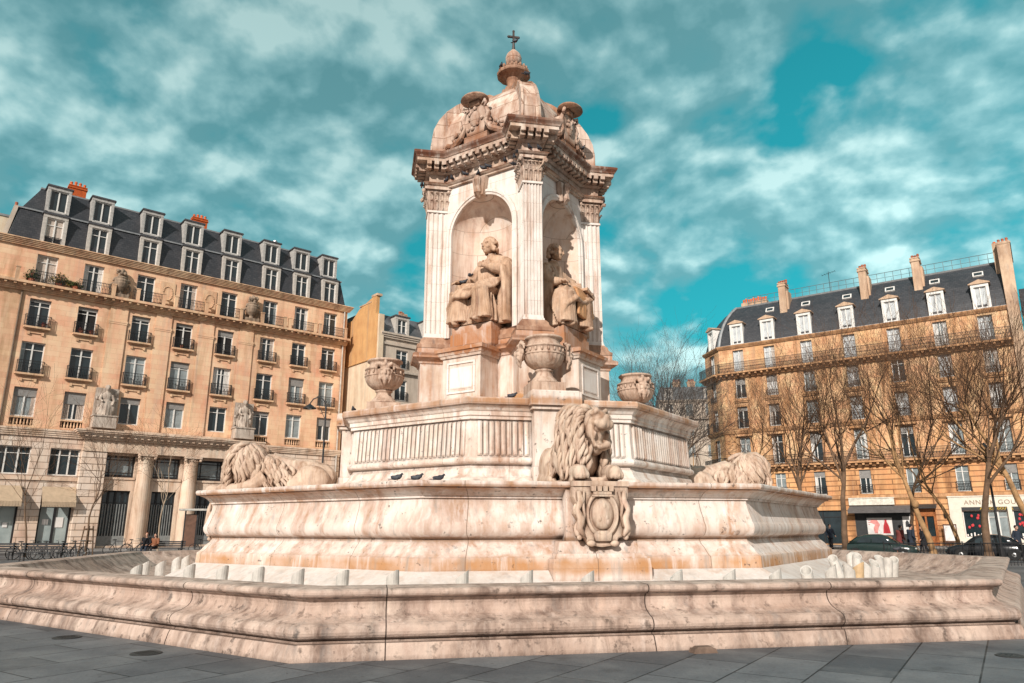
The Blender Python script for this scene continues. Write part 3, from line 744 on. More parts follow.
# ------------------------------------------------------------------ vases
def Floc(x, y, z):                    # fountain frame -> world
    return Matrix.Translation((GX, GY, 0)) @ Matrix.Rotation(TH, 4, 'Z') @ Vector((x, y, z))
def make_vase():
    t = empty('stone_vase')
    m = MB(); m.box(-.47, .47, -.47, .47, 0, .37, .0, .0); m.build('plinth', S_VASE, t)
    m = MB()
    V = [(.40, .37), (.40, .43), (.36, .45), (.33, .5), (.25, .58), (.205, .66), (.205, .71), (.25, .73), (.25, .76), (.22, .78)]
    m.lathe(V, 28)
    G = [(.24, .78), (.36, .84), (.46, .92), (.52, 1.02), (.545, 1.1), (.55, 1.14)]
    m.lathe(G, 96, fl=lambda i, a: 1 + .035 * abs(math.sin(a * 12)) - .02, caps=False)
    m.lathe([(.55, 1.14), (.575, 1.15), (.575, 1.18), (.545, 1.19), (.54, 1.34), (.57, 1.35), (.57, 1.38), (.53, 1.4), (.47, 1.44), (.44, 1.5), (.44, 1.55), (.47, 1.58), (.51, 1.6), (.52, 1.63), (.49, 1.66), (.44, 1.66), (.38, 1.55), (.3, 1.45)], 32)
    for i in range(20):                # carved band
        a = 2 * PI * i / 20
        m.ball((.545 * math.cos(a), .545 * math.sin(a), 1.265), (.04, .04, .06), n=6, k=5)
    m.build('bowl', S_VASE, t, smooth=True)
    for s in (-1, 1):
        m = MB(); m.M = Matrix.Rotation(0 if s > 0 else PI, 4, 'Z') @ Matrix.Translation((.6, 0, 1.2))
        # bearded horned mask, facing +x
        m.ball((.02, 0, 0), (.13, .17, .22)); m.ball((.1, 0, -.02), (.07, .12, .15)); m.ball((.19, 0, -.02), (.045, .035, .08))
        for q in (-1, 1):
            m.ball((.13, q * .075, .065), (.05, .07, .028)); m.ball((.13, q * .085, -.05), (.05, .05, .05)); m.ball((.02, q * .17, .02), (.05, .05, .08))
            m.tube([(.05, q * .08, .18), (.06, q * .17, .25), (.0, q * .24, .2), (.0, q * .25, .08)], [.06, .06, .05, .03], 7)
            m.tube([(.05, q * .14, -.08), (.08, q * .15, -.2), (.04, q * .1, -.33)], [.05, .05, .02], 6)
            m.tube([(.13, q * .01, -.1), (.15, q * .08, -.14), (.1, q * .13, -.22)], [.025, .03, .015], 6)
        m.ball((.14, 0, -.115), (.03, .05, .02)); m.ball((.11, 0, -.2), (.07, .08, .1)); m.tube([(.1, 0, -.2), (.08, 0, -.3), (.03, 0, -.4)], [.07, .06, .02], 7)
        for i in range(9):
            y = rnd.uniform(-.15, .15); m.ball((.05 + rnd.uniform(-.03, .04), y, .2 + rnd.uniform(-.05, .05)), .055, n=7, k=5)
        m.tube([(-.05, 0, .3), (.02, 0, .33), (.06, 0, .24)], [.05, .06, .05], 7)
        o = m.build('mask_handle', S_VASE, t); remesh(o, .02, 1)
    return t
vase = make_vase()
GV = 'carved stone vases standing on the upper basin'
vase.location = Floc(0, -4.2, 4.935); vase.rotation_euler.z = TH
tag(vase, 'gadrooned stone vase with mask handles on the pier above the roaring lion', 'vase', GV)
for (x, y, rz, lab) in ((-4.15, 0, PI / 2, 'gadrooned stone vase standing on the left side of the upper basin, one mask facing out'),
                        (4.15, 0, -PI / 2, 'gadrooned stone vase on the right side of the upper basin, nearest the golden building')):
    c = copy_tree(vase); c.scale = (1.08,) * 3; c.location = Floc(x, y, 4.935 if x < 0 else 4.78); c.rotation_euler.z = TH + rz; tag(c, lab, 'vase', GV)

# ------------------------------------------------------------------ lions
def make_lion(head_turn, seed, name_label, loc, rz, long_mane=True):
    r = random.Random(seed)
    m = MB()
    # lying lion looking to -y, base z=0
    m.box(-.62, .62, -1.5, 1.8, -.02, .1, .04, .04)
    m.ball((0, 1.0, .55), (.5, .75, .5)); m.ball((0, .35, .62), (.46, .8, .48)); m.ball((0, -.3, .68), (.5, .7, .58))
    m.tube([(0, 1.5, .55), (0, 1.0, .68), (0, .4, .74), (0, -.2, .86)], [.3, .42, .4, .45], 14)
    for s in (-1, 1):
        m.ball((s * .42, 1.0, .45), (.26, .55, .46)); m.ball((s * .5, .55, .3), (.18, .3, .3))
        m.tube([(s * .52, 1.3, .2), (s * .58, .9, .16), (s * .6, .35, .14)], [.17, .15, .12], 9); m.ball((s * .6, .2, .13), (.14, .22, .12))
        m.tube([(s * .42, -.3, .55), (s * .46, -.6, .32), (s * .45, -1.1, .2), (s * .43, -1.5, .19)], [.3, .22, .17, .16], 10)
        m.ball((s * .43, -1.66, .16), (.19, .24, .16))
        for q in range(4):
            m.ball((s * .43 - .135 + .09 * q, -1.84 + .03 * abs(q - 1.5), .11), (.052, .09, .085), n=8, k=6)
    m.tube([(.1, 1.7, .3), (.5, 1.75, .12), (.75, 1.4, .1), (.78, .9, .1)], [.09, .08, .07, .09], 8)
    # head
    H = Matrix.Translation((0, -.98, 1.0)) @ Matrix.Rotation(head_turn, 4, 'Z') @ Matrix.Rotation(math.radians(-13), 4, 'X') @ Matrix.Scale(1.06 if not long_mane else .94, 4)
    m.M = H
    m.ball((0, -.15, .03), (.36, .38, .4)); m.ball((0, -.42, .15), (.24, .18, .16)); m.ball((0, -.46, .02), (.2, .28, .12))
    m.box(-.075, .075, -.72, -.35, .0, .2, .01, .05); m.ball((0, -.74, .07), (.105, .055, .065)); m.box(-.015, .015, -.76, -.6, -.14, .02); m.ball((0, -.6, -.03), (.21, .17, .12))
    for s in (-1, 1):
        m.ball((s * .11, -.65, -.045), (.115, .12, .1)); m.tube([(s * .2, -.5, -.14), (s * .22, -.38, -.26), (s * .16, -.4, -.4)], [.05, .05, .06], 7); m.tube([(s * .04, -.6, .2), (s * .14, -.6, .255), (s * .27, -.47, .2)], [.045, .06, .045], 7); m.ball((s * .15, -.47, .12), (.055, .05, .045)); m.tube([(s * .07, -.62, .06), (s * .2, -.54, .02), (s * .28, -.4, .08)], [.04, .05, .05], 7)
        m.ball((s * .22, -.32, -.06), (.12, .16, .16)); m.ball((s * .36, .02, .33), (.1, .07, .12))
    m.ball((0, -.5, -.43), (.15, .17, .065)); m.ball((0, -.22, -.36), (.2, .2, .14)); m.ball((0, -.6, -.42), (.11, .08, .075))
    m.ball((0, -.44, -.375), (.08, .16, .03))
    m.M = Matrix.Identity(4)
    t = m.build('lion_statue', S_LION, None, smooth=True)
    remesh(t, .028, 2)
    # mane of carved locks
    m = MB()
    m.M = H
    m.ball((0, .16, .05), (.5, .42, .5)); m.ball((0, .3, -.25), (.52, .46, .6))
    m.M = Matrix.Identity(4)
    m.ball((0, -.5, .55), (.52, .5, .52)); m.ball((0, -.1, .6), (.52, .5, .5))
    def lock(pts, r0, n=7):
        k = len(pts); m.tube(pts, [r0 * (.55 + .6 * math.sin(PI * min(1, (i + .6) / k))) * (1 - .75 * (i / (k - 1)) ** 3) for i in range(k)], n)
    # long locks falling over the shoulders and flanks down to the slab
    for i in range(95 if long_mane else 60):
        s = 1 if r.random() < .5 else -1
        y0 = r.uniform(-1.15, .3 if long_mane else -.1); ph = r.uniform(0, 6.28); ph0 = r.uniform(.15, .9)
        pts = []
        ww = .58 - .1 * abs(y0 + .4); zt = 1.22 - .35 * max(0, y0 + .3)
        for k in range(9):
            f = k / 8
            ang = ph0 + f * 1.15
            x = s * (ww * math.sin(min(ang, PI / 2)) + .05 * f)
            z = .5 + (zt - .5) * math.cos(ang) if ang < PI / 2 else .5 - (ang - PI / 2) * .8
            z = max(.07, z - .1 * f)
            pts.append((x + s * .03 * math.sin(ph + f * 9), y0 + .28 * f + .075 * math.sin(ph + f * 8.5), z))
        lock(pts, r.uniform(.055, .085))
    # back of the head and neck: locks running down over the ball of the mane
    for i in range(110 if long_mane else 75):
        az = r.uniform(-1.85, 1.85); th0 = r.uniform(.1, 1.1); ph = r.uniform(0, 6.28); pts = []
        span = r.uniform(1.3, 1.9) if long_mane else r.uniform(.8, 1.3)
        for k in range(9):
            f = k / 8; th_ = th0 + span * f; st_ = math.sin(min(th_, PI / 2))
            a2 = az + .13 * math.sin(ph + f * 8.5) / max(.35, st_)
            dn = max(0, th_ - PI / 2)
            R0 = .56 + .07 * f + .04 * math.sin(ph + f * 6)
            q = Vector((R0 * st_ * math.sin(a2), .14 + R0 * .92 * st_ * math.cos(a2) + .05 * f, .02 + .58 * math.cos(min(th_, PI / 2)) - .62 * dn))
            w_ = H @ q; pts.append((w_.x, w_.y, max(.06, w_.z)))
        lock(pts, r.uniform(.055, .085))
    # locks framing the face and falling in curtains on both sides
    for (R0, yo, cnt, LL) in ((.35, -.26, 26, .6), (.38, -.2, 28, .75), (.44, -.08, 32, .9), (.5, .08, 32, 1.0), (.53, .24, 28, 1.0)):
        for i in range(cnt):
            a = -2.6 + 5.2 * (i + r.uniform(-.25, .25)) / (cnt - 1); sg = 1 if a > 0 else -1; ph = r.uniform(0, 6.28)
            L = LL * r.uniform(.7, 1.1) * (.75 if abs(a) < .5 else 1); pts = []; n = 9
            q = Vector((R0 * math.sin(a), yo, .02 + R0 * 1.02 * math.cos(a))); aa = abs(a)
            for k in range(n):
                f = k / (n - 1)
                rad_ = Vector((sg * math.sin(aa), 0, math.cos(aa)))
                w_ = H @ (q + rad_ * (.07 * math.sin(f * PI)) + Vector((.05 * math.sin(ph + f * 8), .035 * math.cos(ph + f * 8), 0)))
                pts.append((w_.x, w_.y, max(.06, w_.z)))
                tg = Vector((sg * math.cos(aa), 0, -math.sin(aa))) if aa < 1.75 else Vector((sg * .05, 0, -1))
                q = q + (tg + Vector((0, .18, 0)) + rad_ * .12).normalized() * (L / n); aa = min(1.9, aa + L / n / (R0 + .05)) if aa < 1.75 else aa
            lock(pts, r.uniform(.05, .075))
    mo = m.build('mane', S_LION, t, smooth=True)
    t.location = loc; t.rotation_euler = (0, 0, rz); t.scale = (.82 if not long_mane else 1, 1, 1.04 if not long_mane else 1)
    tag(t, name_label, 'lion statue', 'carved lions lying on the middle basin')
    return t
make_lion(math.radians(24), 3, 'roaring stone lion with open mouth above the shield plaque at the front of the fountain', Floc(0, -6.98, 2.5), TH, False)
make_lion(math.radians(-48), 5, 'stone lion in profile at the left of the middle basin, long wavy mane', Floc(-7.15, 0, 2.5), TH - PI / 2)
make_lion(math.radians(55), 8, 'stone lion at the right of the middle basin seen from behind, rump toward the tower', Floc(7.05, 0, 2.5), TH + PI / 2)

# ------------------------------------------------------------------ seated statues in the niches
def folds(m, r, pts_fn, n, r0, r1, nn=6):
    for i in range(n):
        pts = pts_fn(i / (n - 1), r)
        k = len(pts)
        m.tube(pts, [r0 + (r1 - r0) * j / (k - 1) for j in range(k)], nn)
def head(m, M, s=1.0, wig=True, r=None):
    old = m.M; m.M = old @ M @ Matrix.Scale(s, 4)
    m.ball((0, 0, .0), (.17, .2, .235), n=16, k=12); m.ball((0, -.07, -.12), (.13, .13, .14)); m.ball((0, -.12, -.19), (.07, .07, .06))
    m.ball((0, -.205, -.02), (.036, .045, .075)); m.ball((0, -.225, -.055), (.045, .04, .03))
    for q in (-1, 1):
        m.ball((q * .075, -.165, .052), (.075, .04, .022)); m.ball((q * .075, -.155, .012), (.036, .03, .018)); m.ball((q * .09, -.13, -.07), (.06, .06, .06)); m.ball((q * .175, -.0, -.02), (.03, .045, .07))
    m.ball((0, -.185, -.105), (.06, .03, .014)); m.ball((0, -.18, -.13), (.05, .03, .016))
    if wig:
        for i in range(34):
            a = r.uniform(-2.2, 2.2); f = r.random()
            p = Vector((.2 * math.sin(a), .05 + .19 * math.cos(a) * .9, .2 - .42 * f))
            if f < .35: p *= (1 - .3 * (.35 - f) / .35)
            m.ball(p, (.06, .06, .055), n=8, k=6)
        m.ball((0, .05, .1), (.19, .2, .17))
    m.M = old
def hand(m, p, d, up, s=1.0):
    p = Vector(p); d = Vector(d).normalized(); up = Vector(up); sd = d.cross(up).normalized(); up = sd.cross(d)
    m.tube([p, p + d * .07 * s, p + d * .13 * s], [.05 * s, .062 * s, .05 * s], 8)
    for i in range(4):
        b = p + d * .12 * s + sd * (.05 - .033 * i) * s
        L = (.1, .12, .11, .085)[i] * s
        m.tube([b, b + d * L * .6 + up * .0, b + d * L * .9 - up * L * .45], [.019 * s, .018 * s, .013 * s], 6)
    b = p + d * .04 * s + sd * .055 * s
    m.tube([b, b + sd * .05 * s + d * .05 * s, b + sd * .04 * s + d * .11 * s - up * .03 * s], [.022 * s, .02 * s, .015 * s], 6)
def make_statue(kind, label, k):
    r = random.Random(11 + kind)
    mir = 1
    m = MB()
    # throne
    m.box(-.5, .82, .1, .75, 0, 1.0)
    # lower body
    m.ball((.12, .15, 1.02), (.5, .45, .3)); m.ball((.14, .22, 1.45), (.36, .28, .5)); m.ball((.14, .2, 1.78), (.45, .28, .3))
    m.tube([(-.3, .2, 1.93), (.15, .18, 2.02), (.58, .2, 1.93)], [.17, .24, .17], 10)
    m.tube([(.1, .16, 2.05), (.07, .1, 2.25)], [.15, .125], 10)
    kneeL = (-.5, -.72, 1.0); kneeR = (.34, -.78, .98)
    m.tube([(-.05, .1, 1.02), kneeL], [.27, .2], 12); m.tube([(.3, .1, 1.02), kneeR], [.27, .2], 12)
    footL = (-.5, -.55, .12); footR = (.3, -.7, .1)
    m.tube([kneeL, (-.46, -.5, .55), footL], [.2, .16, .1], 12); m.tube([kneeR, (.31, -.6, .55), footR], [.2, .16, .1], 12)
    m.ball((footL[0], footL[1] - .14, .07), (.1, .2, .08)); m.ball((footR[0], footR[1] - .12, .07), (.1, .2, .08))
    # cassock between and around the legs
    rings = []
    for f in [i / 8 for i in range(9)]:
        z = 1.05 - f * 1.02
        w0, w1 = -.52 - .14 * f, .5 + .1 * f
        yf = -.45 + .06 * math.sin(f * PI)
        ring = []
        for i in range(24):
            a = 2 * PI * i / 24
            x = (w0 + w1) / 2 + (w1 - w0) / 2 * math.cos(a) + .02 * math.sin(a * 9 + f * 3)
            y = -.05 + (abs(yf) + .02) * math.sin(a) * (1 if math.sin(a) < 0 else .6) + .025 * math.sin(a * 11)
            ring.append((x, y, z))
        rings.append(ring)
    m.loft(rings)
    folds(m, r, lambda f, q: [(-.6 + 1.15 * f + q.uniform(-.03, .03), -.5 - .08 * math.sin(f * PI), 1.0 - .25 * q.random()), (-.62 + 1.2 * f + q.uniform(-.05, .05), -.58, .6),
                              (-.66 + 1.28 * f + q.uniform(-.06, .06), -.6 - q.random() * .06, .3), (-.7 + 1.35 * f + q.uniform(-.05, .05), -.62, .02)], 17, .035, .06)
    # outer arm raised to the chest, other arm forward on the knee
    m.tube([(.56, .2, 1.9), (.78, -.02, 1.62), (.74, -.1, 1.56)], [.2, .2, .19], 10)
    if kind == 0: m.tube([(.76, -.06, 1.58), (.45, -.25, 1.66), (.2, -.26, 1.78)], [.19, .15, .08], 10); hand(m, (.2, -.27, 1.78), (-.8, -.3, .25), (0, -1, .2), 1.3)
    else: m.tube([(.76, -.06, 1.56), (.66, -.4, 1.36), (.56, -.66, 1.26)], [.18, .13, .08], 10); hand(m, (.56, -.68, 1.25), (-.2, -.9, -.3), (0, 0, 1), 1.3)
    m.tube([(-.3, .18, 1.9), (-.46, .0, 1.5), (-.46, -.05, 1.42)], [.18, .17, .15], 10)
    m.tube([(-.46, -.04, 1.42), (-.5, -.35, 1.36), (-.54, -.52, 1.33)], [.16, .13, .08], 10); hand(m, (-.54, -.53, 1.33), (-.25, -.9, -.2), (0, 0, 1), 1.3)
    folds(m, r, lambda f, q: [(.5 + .35 * f, .0 - .15 * f, 1.9 - .1 * f), (.62 + .25 * f, -.15, 1.5), (.6 + .3 * f, -.2, .9), (.62 + .3 * f + q.uniform(-.04, .04), -.3, .4), (.62 + .36 * f, -.3, .0)], 8, .05, .085)
    folds(m, r, lambda f, q: [(-.25 + .75 * f, -.02, 1.95), (-.2 + .65 * f, -.1, 1.7), (-.15 + .5 * f + q.uniform(-.03, .03), -.13, 1.4), (-.1 + .45 * f, -.2, 1.12)], 9, .035, .04)
    # mantle thrown over the lap
    folds(m, r, lambda f, q: [(.5 - .2 * f, -.25 - .3 * f, 1.2), (.1 - .1 * f, -.42 - .26 * f, 1.2 - .1 * f), (-.35 - .05 * f, -.55 - .12 * f, 1.12 - .22 * f), (-.66 - .03 * f, -.5, .92 - .35 * f), (-.72, -.4 - .1 * f, .7 - .3 * f)], 10, .05, .05)
    # collar bands
    m.box(-.02, .2, -.12, .05, 1.7, 2.05, .03, .02)
    turn = math.radians(-14 if kind == 0 else 26)
    # heavy roll of the mantle over both knees
    for i in range(8):
        f = i / 7
        m.tube([(.72 - .1 * f, -.2 - .3 * f, 1.3 - .28 * f), (.42, -.5 - .4 * f, 1.24 - .3 * f), (.02 - .05 * f, -.45 - .4 * f, 1.18 - .42 * f), (-.4 - .05 * f, -.55 - .36 * f, 1.2 - .4 * f), (-.72 - .03 * f, -.45 - .3 * f, 1.0 - .45 * f), (-.8 - .02 * f, -.3 - .25 * f, .6 - .55 * f)], [.06, .075, .07, .08, .075, .06], 8)
    # skirts falling from the knees over the shins
    for kx, ky in ((-.5, -.74), (.34, -.8)):
        for i in range(11):
            a = PI * (1.0 + i / 10); wv = r.uniform(-.03, .03)
            m.tube([(kx + .2 * math.cos(a), ky + .06 + .16 * math.sin(a), .98), (kx + .23 * math.cos(a) + wv, ky + .1 + .18 * math.sin(a), .55), (kx + .29 * math.cos(a) - wv, ky + .1 + .2 * math.sin(a), .1)], [.05, .055, .065], 6)
    m.ball((0, -.35, 1.0), (.62, .5, .16))
    # deep vertical pleats of the alb and the cape
    for i in range(16):
        f = i / 15; x = -.62 + 1.2 * f
        m.tube([(x * .8, -.5 + .2 * abs(f - .5), .95), (x + r.uniform(-.05, .05), -.52 + .2 * abs(f - .5), .5), (x * 1.15, -.62 + .25 * abs(f - .5), .02)], [.03, .055, .07], 6)
    for i in range(7):
        f = i / 6
        m.tube([(.86 - .1 * f, .1 - .45 * f, 1.75 - .1 * f), (.98 - .1 * f, .0 - .4 * f, 1.1), (.95 - .02 * f, -.1 - .35 * f, .45), (1.0 - .05 * f, -.1 - .35 * f, .0)], [.06, .085, .075, .09], 7)
        m.tube([(-.5 + .1 * f, .15 - .3 * f, 1.7), (-.66 + .05 * f, .1 - .3 * f, 1.15), (-.78 + .06 * f, .0 - .3 * f, .5), (-.8 + .05 * f, -.05 - .35 * f, .0)], [.05, .07, .07, .09], 7)
    t = m.build('bishop_statue', S_STAT, None, smooth=True)
    remesh(t, .02, 0)
    hm = MB()
    head(hm, Matrix.Translation((.06, .02, 2.5)) @ Matrix.Rotation(turn, 4, 'Z') @ Matrix.Rotation(math.radians(4), 4, 'X'), 1.02, True, r)
    h = hm.build('head', S_STAT, t); remesh(h, .016, 1)
    if kind == 1:
        cm = MB()
        folds(cm, r, lambda f, q: [(-.05 + .55 * f, -.35, 1.24), (-.12 + .62 * f, -.72, 1.2), (-.2 + .72 * f + q.uniform(-.03, .03), -.84, .9), (-.25 + .8 * f + q.uniform(-.04, .04), -.86 + .04 * q.random(), .55), (-.25 + .85 * f, -.84, .3 + .2 * abs(f - .4))], 15, .06, .06)
        c = cm.build('lap_cloth', S_STAT2, t); remesh(c, .024, 1)
        bm_ = MB(); bm_.box(.3, .55, -.86, -.55, 1.0, 1.1)
        bm_.M = Matrix.Translation((.42, -.72, 1.14)) @ Matrix.Rotation(.4, 4, 'Y')
        bm_.box(-.24, .24, -.2, .2, -.05, .05); bm_.box(-.22, .26, -.18, .18, -.04, .04)
        bm_.build('book', S_STAT, t)
    R = Matrix.Translation((GX, GY, 0)) @ Matrix.Rotation(TH - PI / 4 + k * PI / 2, 4, 'Z') @ Matrix.Translation((.03 if k == 0 else .06, -1.6, 7.6)) @ Matrix.Scale(1.12, 4)
    t.matrix_world = R
    tag(t, label, 'statue', 'seated stone bishops in the tower niches')
    return t
make_statue(0, 'seated stone bishop with one hand on his chest in the sunlit niche', 0)
make_statue(1, 'seated stone bishop in the shaded niche, cloth over his knees tinted orange as if sunlit', 1)

# ------------------------------------------------------------------ lamp housings in the drained basin
def make_lamp(mat):
    m = MB(); n = 16
    rings = [[(.105 * math.cos(2 * PI * j / n), .105 * math.sin(2 * PI * j / n), z) for j in range(n)] for z in (0, .36)]
    top = [(.105 * math.cos(2 * PI * j / n), .105 * math.sin(2 * PI * j / n), .52 - .075 * math.cos(2 * PI * j / n)) for j in range(n)]
    inn = [(.085 * math.cos(2 * PI * j / n), .085 * math.sin(2 * PI * j / n), .515 - .062 * math.cos(2 * PI * j / n)) for j in range(n)]
    low = [(.08 * math.cos(2 * PI * j / n), .08 * math.sin(2 * PI * j / n), .38) for j in range(n)]
    m.loft(rings + [top, inn, low]); t = m.build('lamp_housing', mat, None)
    m = MB(); m.lathe([(.078, .38), (.06, .405), (.001, .41)], 16); m.build('lens', LAMPGL, t)
    return t
lamp0 = make_lamp(S_LAMP)
row = [(-8.72, -7.2), (-9.05, -5.5), (-8.74, -5.4), (-7.78, -7.16), (-7.05, -7.95), (-6.3, -8.69), (-5.57, -9.3), (-4.82, -9.76), (-3.99, -10.1), (-2.9, -10.4), (-1.86, -10.55),
       (-.91, -10.85), (.59, -10.9), (1.52, -10.9), (2.43, -10.8), (-8.95, -3.2), (-9.15, -1.4)]
first = True
def put_lamp(x, y, z, rz, tilt, label, group, mat=None):
    global first
    c = lamp0 if first else copy_tree(lamp0); first = False
    c.location = Floc(x, y, z); c.rotation_euler = (tilt[0], tilt[1], rz)
    tag(c, label, 'lamp', group)
for i, (x, y) in enumerate(row):
    put_lamp(x, y, .352, math.radians(160) + rnd.uniform(-.4, .4), (rnd.uniform(-.05, .05), rnd.uniform(-.05, .05)),
             'slant-topped white lamp tube standing in the row behind the basin rim', 'lamp tubes standing in the drained basin')
for i, (x, y, z, tl) in enumerate([(3.4, -10.3, .352, .1), (4.13, -9.85, .352, -.06), (4.75, -9.5, .352, .08), (5.8, -8.5, .36, -.1), (6.25, -8.2, .36, .05), (6.7, -7.8, .36, -.08), (7.3, -7.2, .36, .12),
                                   (7.75, -6.8, .36, -.15), (5.95, -7.5, .45, .3), (7.0, -6.55, .45, -.1), (8.75, -3.9, .42, .25), (8.1, -6.0, .37, .05)]):
    put_lamp(x, y, z, rnd.uniform(0, 6), (tl, rnd.uniform(-.12, .12)), 'white lamp tube in the jumbled heap at the right end of the drained basin', 'lamp tubes heaped at the right end of the basin')
c = make_lamp(S_LAMPO); c.location = Floc(5.3, -8.95, .36); c.rotation_euler = (.05, -.08, 2.5)
tag(c, 'ochre lamp tube among the white ones in the heap at the right of the basin', 'lamp')
m = MB()
m.tube([(-.5, 0, .02), (-.2, .03, .03), (.1, -.02, .05), (.4, .05, .14), (.48, .06, .2)], [.02, .022, .02, .02, .018], 7)
hs = m.build('hose', plain('brown_rubber', (.2, .1, .06), .7), None); hs.location = Floc(-6.0, -8.6, .42); hs.rotation_euler.z = TH + .6
tag(hs, 'short brown hose end lying on the white basin slope', 'hose')

# ------------------------------------------------------------------ pigeons
def make_pigeon():
    m = MB()
    m.tube([(0, .17, .1), (0, .08, .12), (0, -.02, .145), (0, -.09, .17), (0, -.12, .21)], [.025, .06, .075, .055, .033], 9)
    m.ball((0, -.135, .225), (.03, .036, .032), n=8, k=6); m.tube([(0, -.165, .222), (0, -.19, .212)], [.01, .003], 5)
    m.box(-.03, .03, .15, .27, .085, .1)
    t = m.build('pigeon', PIGEON, None, smooth=True)
    for s in (-1, 1):
        q = MB(); q.ball((s * .06, .05, .135), (.018, .13, .05), Matrix.Rotation(.15, 3, 'X'), 8, 6); q.build('wing', PIGEON, t, smooth=True)
        q = MB(); q.tube([(s * .025, .0, .08), (s * .025, -.005, .0), (s * .025, -.03, .0)], .006, 4); q.build('leg', TERRAD, t)
    return t
pg0 = make_pigeon(); pfirst = True
def pigeon(p, rz, label, group=None, s=.74):
    global pfirst
    c = pg0 if pfirst else copy_tree(pg0); pfirst = False
    c.location = p; c.rotation_euler = (0, 0, rz); c.scale = (s, s, s)
    tag(c, label, 'pigeon', group)
def FP(a, w, z, k=0):     # point on a tower face
    R = Matrix.Rotation(-PI / 4 + k * PI / 2, 4, 'Z'); p = R @ Vector((w, -a, 0)); return Floc(p.x, p.y, z)
for w in (-1.35, -1.1, -.55, .18, .38, 1.05, 1.4): pigeon(FP(A0 + .2, w, 12.82), TH - PI / 4 + rnd.uniform(-1.3, 1.3), 'dark pigeon on the ledge under the cornice above the sunlit niche', 'pigeons on the ledge over the sunlit niche')
pigeon(FP(A0 + .22, 0, 12.67), TH, 'pigeon perched on the keystone of the sunlit niche arch')
for p, l in ((Floc(-.12, -3.15, 12.82), 'pigeon beside the front capital on the ledge, facing out'), (Floc(.18, -3.15, 12.82), 'pigeon flat on the ledge right above the front capital')): pigeon(p, TH + rnd.uniform(-.8, .8), l)
for p in (Floc(-.47, -3.0, 12.7), Floc(-.45, -2.7, 12.7), Floc(-.5, -2.6, 12.5)): pigeon(p, rnd.uniform(0, 6), 'pigeon clinging to the leafy front capital', 'pigeons on the front capital')
pigeon(Floc(3.2, -.15, 12.7), TH, 'pigeon on the capital of the right-hand pillar'); pigeon(Floc(-3.2, -.25, 12.7), TH, 'pigeon on the capital of the left-hand pillar')
pigeon(FP(2.2, .1, 15.5, 1), 1, 'pigeon on top of the shell hood to the right of the dome'); pigeon(FP(2.1, .75, 14.5, 1), .3, 'pigeon beside the crest on the right side of the dome'); pigeon(FP(2.2, 1.0, 14.3, 1), .8, 'pigeon low on the garland at the right side of the dome')
pigeon(Floc(.06, -.08, 18.88), 1.2, 'pigeon clinging to the finial cross', None, .7); pigeon(Floc(-.5, -.2, 17.68), .3, 'pigeon on the rim of the finial canopy')
pigeon(Floc(.0, -2.3, 15.98), 2, 'pigeon on the front rib of the dome')
for p, l in ((FP(2.2, -.42, 8.98), 'pigeon on the bishop\'s forearm in the sunlit niche, the lower one'), (FP(2.1, -.25, 9.2), 'pigeon standing on the bishop\'s lap in the sunlit niche'), (FP(1.6, .1, 10.42, 1), 'pigeon on the head of the shaded bishop')): pigeon(p, rnd.uniform(0, 6), l, None, .8)
pigeon(FP(3.6, .0, 4.76), -.5, 'pigeon on the upper basin below the tablet'); pigeon(Floc(-1.0, -4.9, 4.76), 1.5, 'pigeon on the upper basin beside the vase pier')
for x in (-3.9, -3.5, -3.05): pigeon(Floc(x, -8.0 + .15 * abs(x + 3.5) + .35, 2.505), rnd.uniform(1, 2), 'dark pigeon in the row of three on the middle basin ledge', 'three pigeons resting on the middle basin')
pigeon(Floc(-4.28, -.25, 6.62), 2.5, 'pigeon on the rim of the left vase'); pigeon(Floc(-5.0, -1.9, 4.76), 0, 'pigeon at the left corner of the upper basin')
pigeon(Floc(12.25, -1.3, .855), 1, 'pigeon on the far basin rim at the right')
for p in (Floc(6.1, -8.9, .37), Floc(5.6, -9.6, .37), Floc(6.4, -8.6, .37), Floc(4.9, -9.9, .36)): pigeon(p, rnd.uniform(0, 6), 'pigeon pecking among the heaped lamp tubes', 'pigeons among the lamp heap')
pigeon(Floc(7.9, -4.6, .45), 2, 'grey pigeon at the foot of the white slope behind the lamp heap')

# ------------------------------------------------------------------ building kit (local frame: x along the facade, -y to the square)
def facade(m, x0, x1, z0, z1, holes, depth=.3, y=0.):
    xs = sorted({x0, x1, *[h[0] for h in holes], *[h[1] for h in holes]}); zs = sorted({z0, z1, *[h[2] for h in holes], *[h[3] for h in holes]})
    xs = [x for x in xs if x0 <= x <= x1]; zs = [z for z in zs if z0 <= z <= z1]
    for a, b in zip(xs[:-1], xs[1:]):
        for c, d in zip(zs[:-1], zs[1:]):
            mx, mz = (a + b) / 2, (c + d) / 2
            if any(h[0] < mx < h[1] and h[2] < mz < h[3] for h in holes): continue
            m.quad((a, y, c), (b, y, c), (b, y, d), (a, y, d))
    for a, b, c, d in [h[:4] for h in holes]:
        Y = y + depth
        m.quad((a, y, c), (a, Y, c), (a, Y, d), (a, y, d)); m.quad((b, y, c), (b, y, d), (b, Y, d), (b, Y, c))
        m.quad((a, y, d), (a, Y, d), (b, Y, d), (b, y, d)); m.quad((a, y, c), (b, y, c), (b, Y, c), (a, Y, c))
MC = {}
def cached(key, fn, mats):
    if key not in MC:
        m = MB(); fn(m); o = m.build('tmp', mats); MC[key] = o.data; bpy.data.objects.remove(o)
    return MC[key]
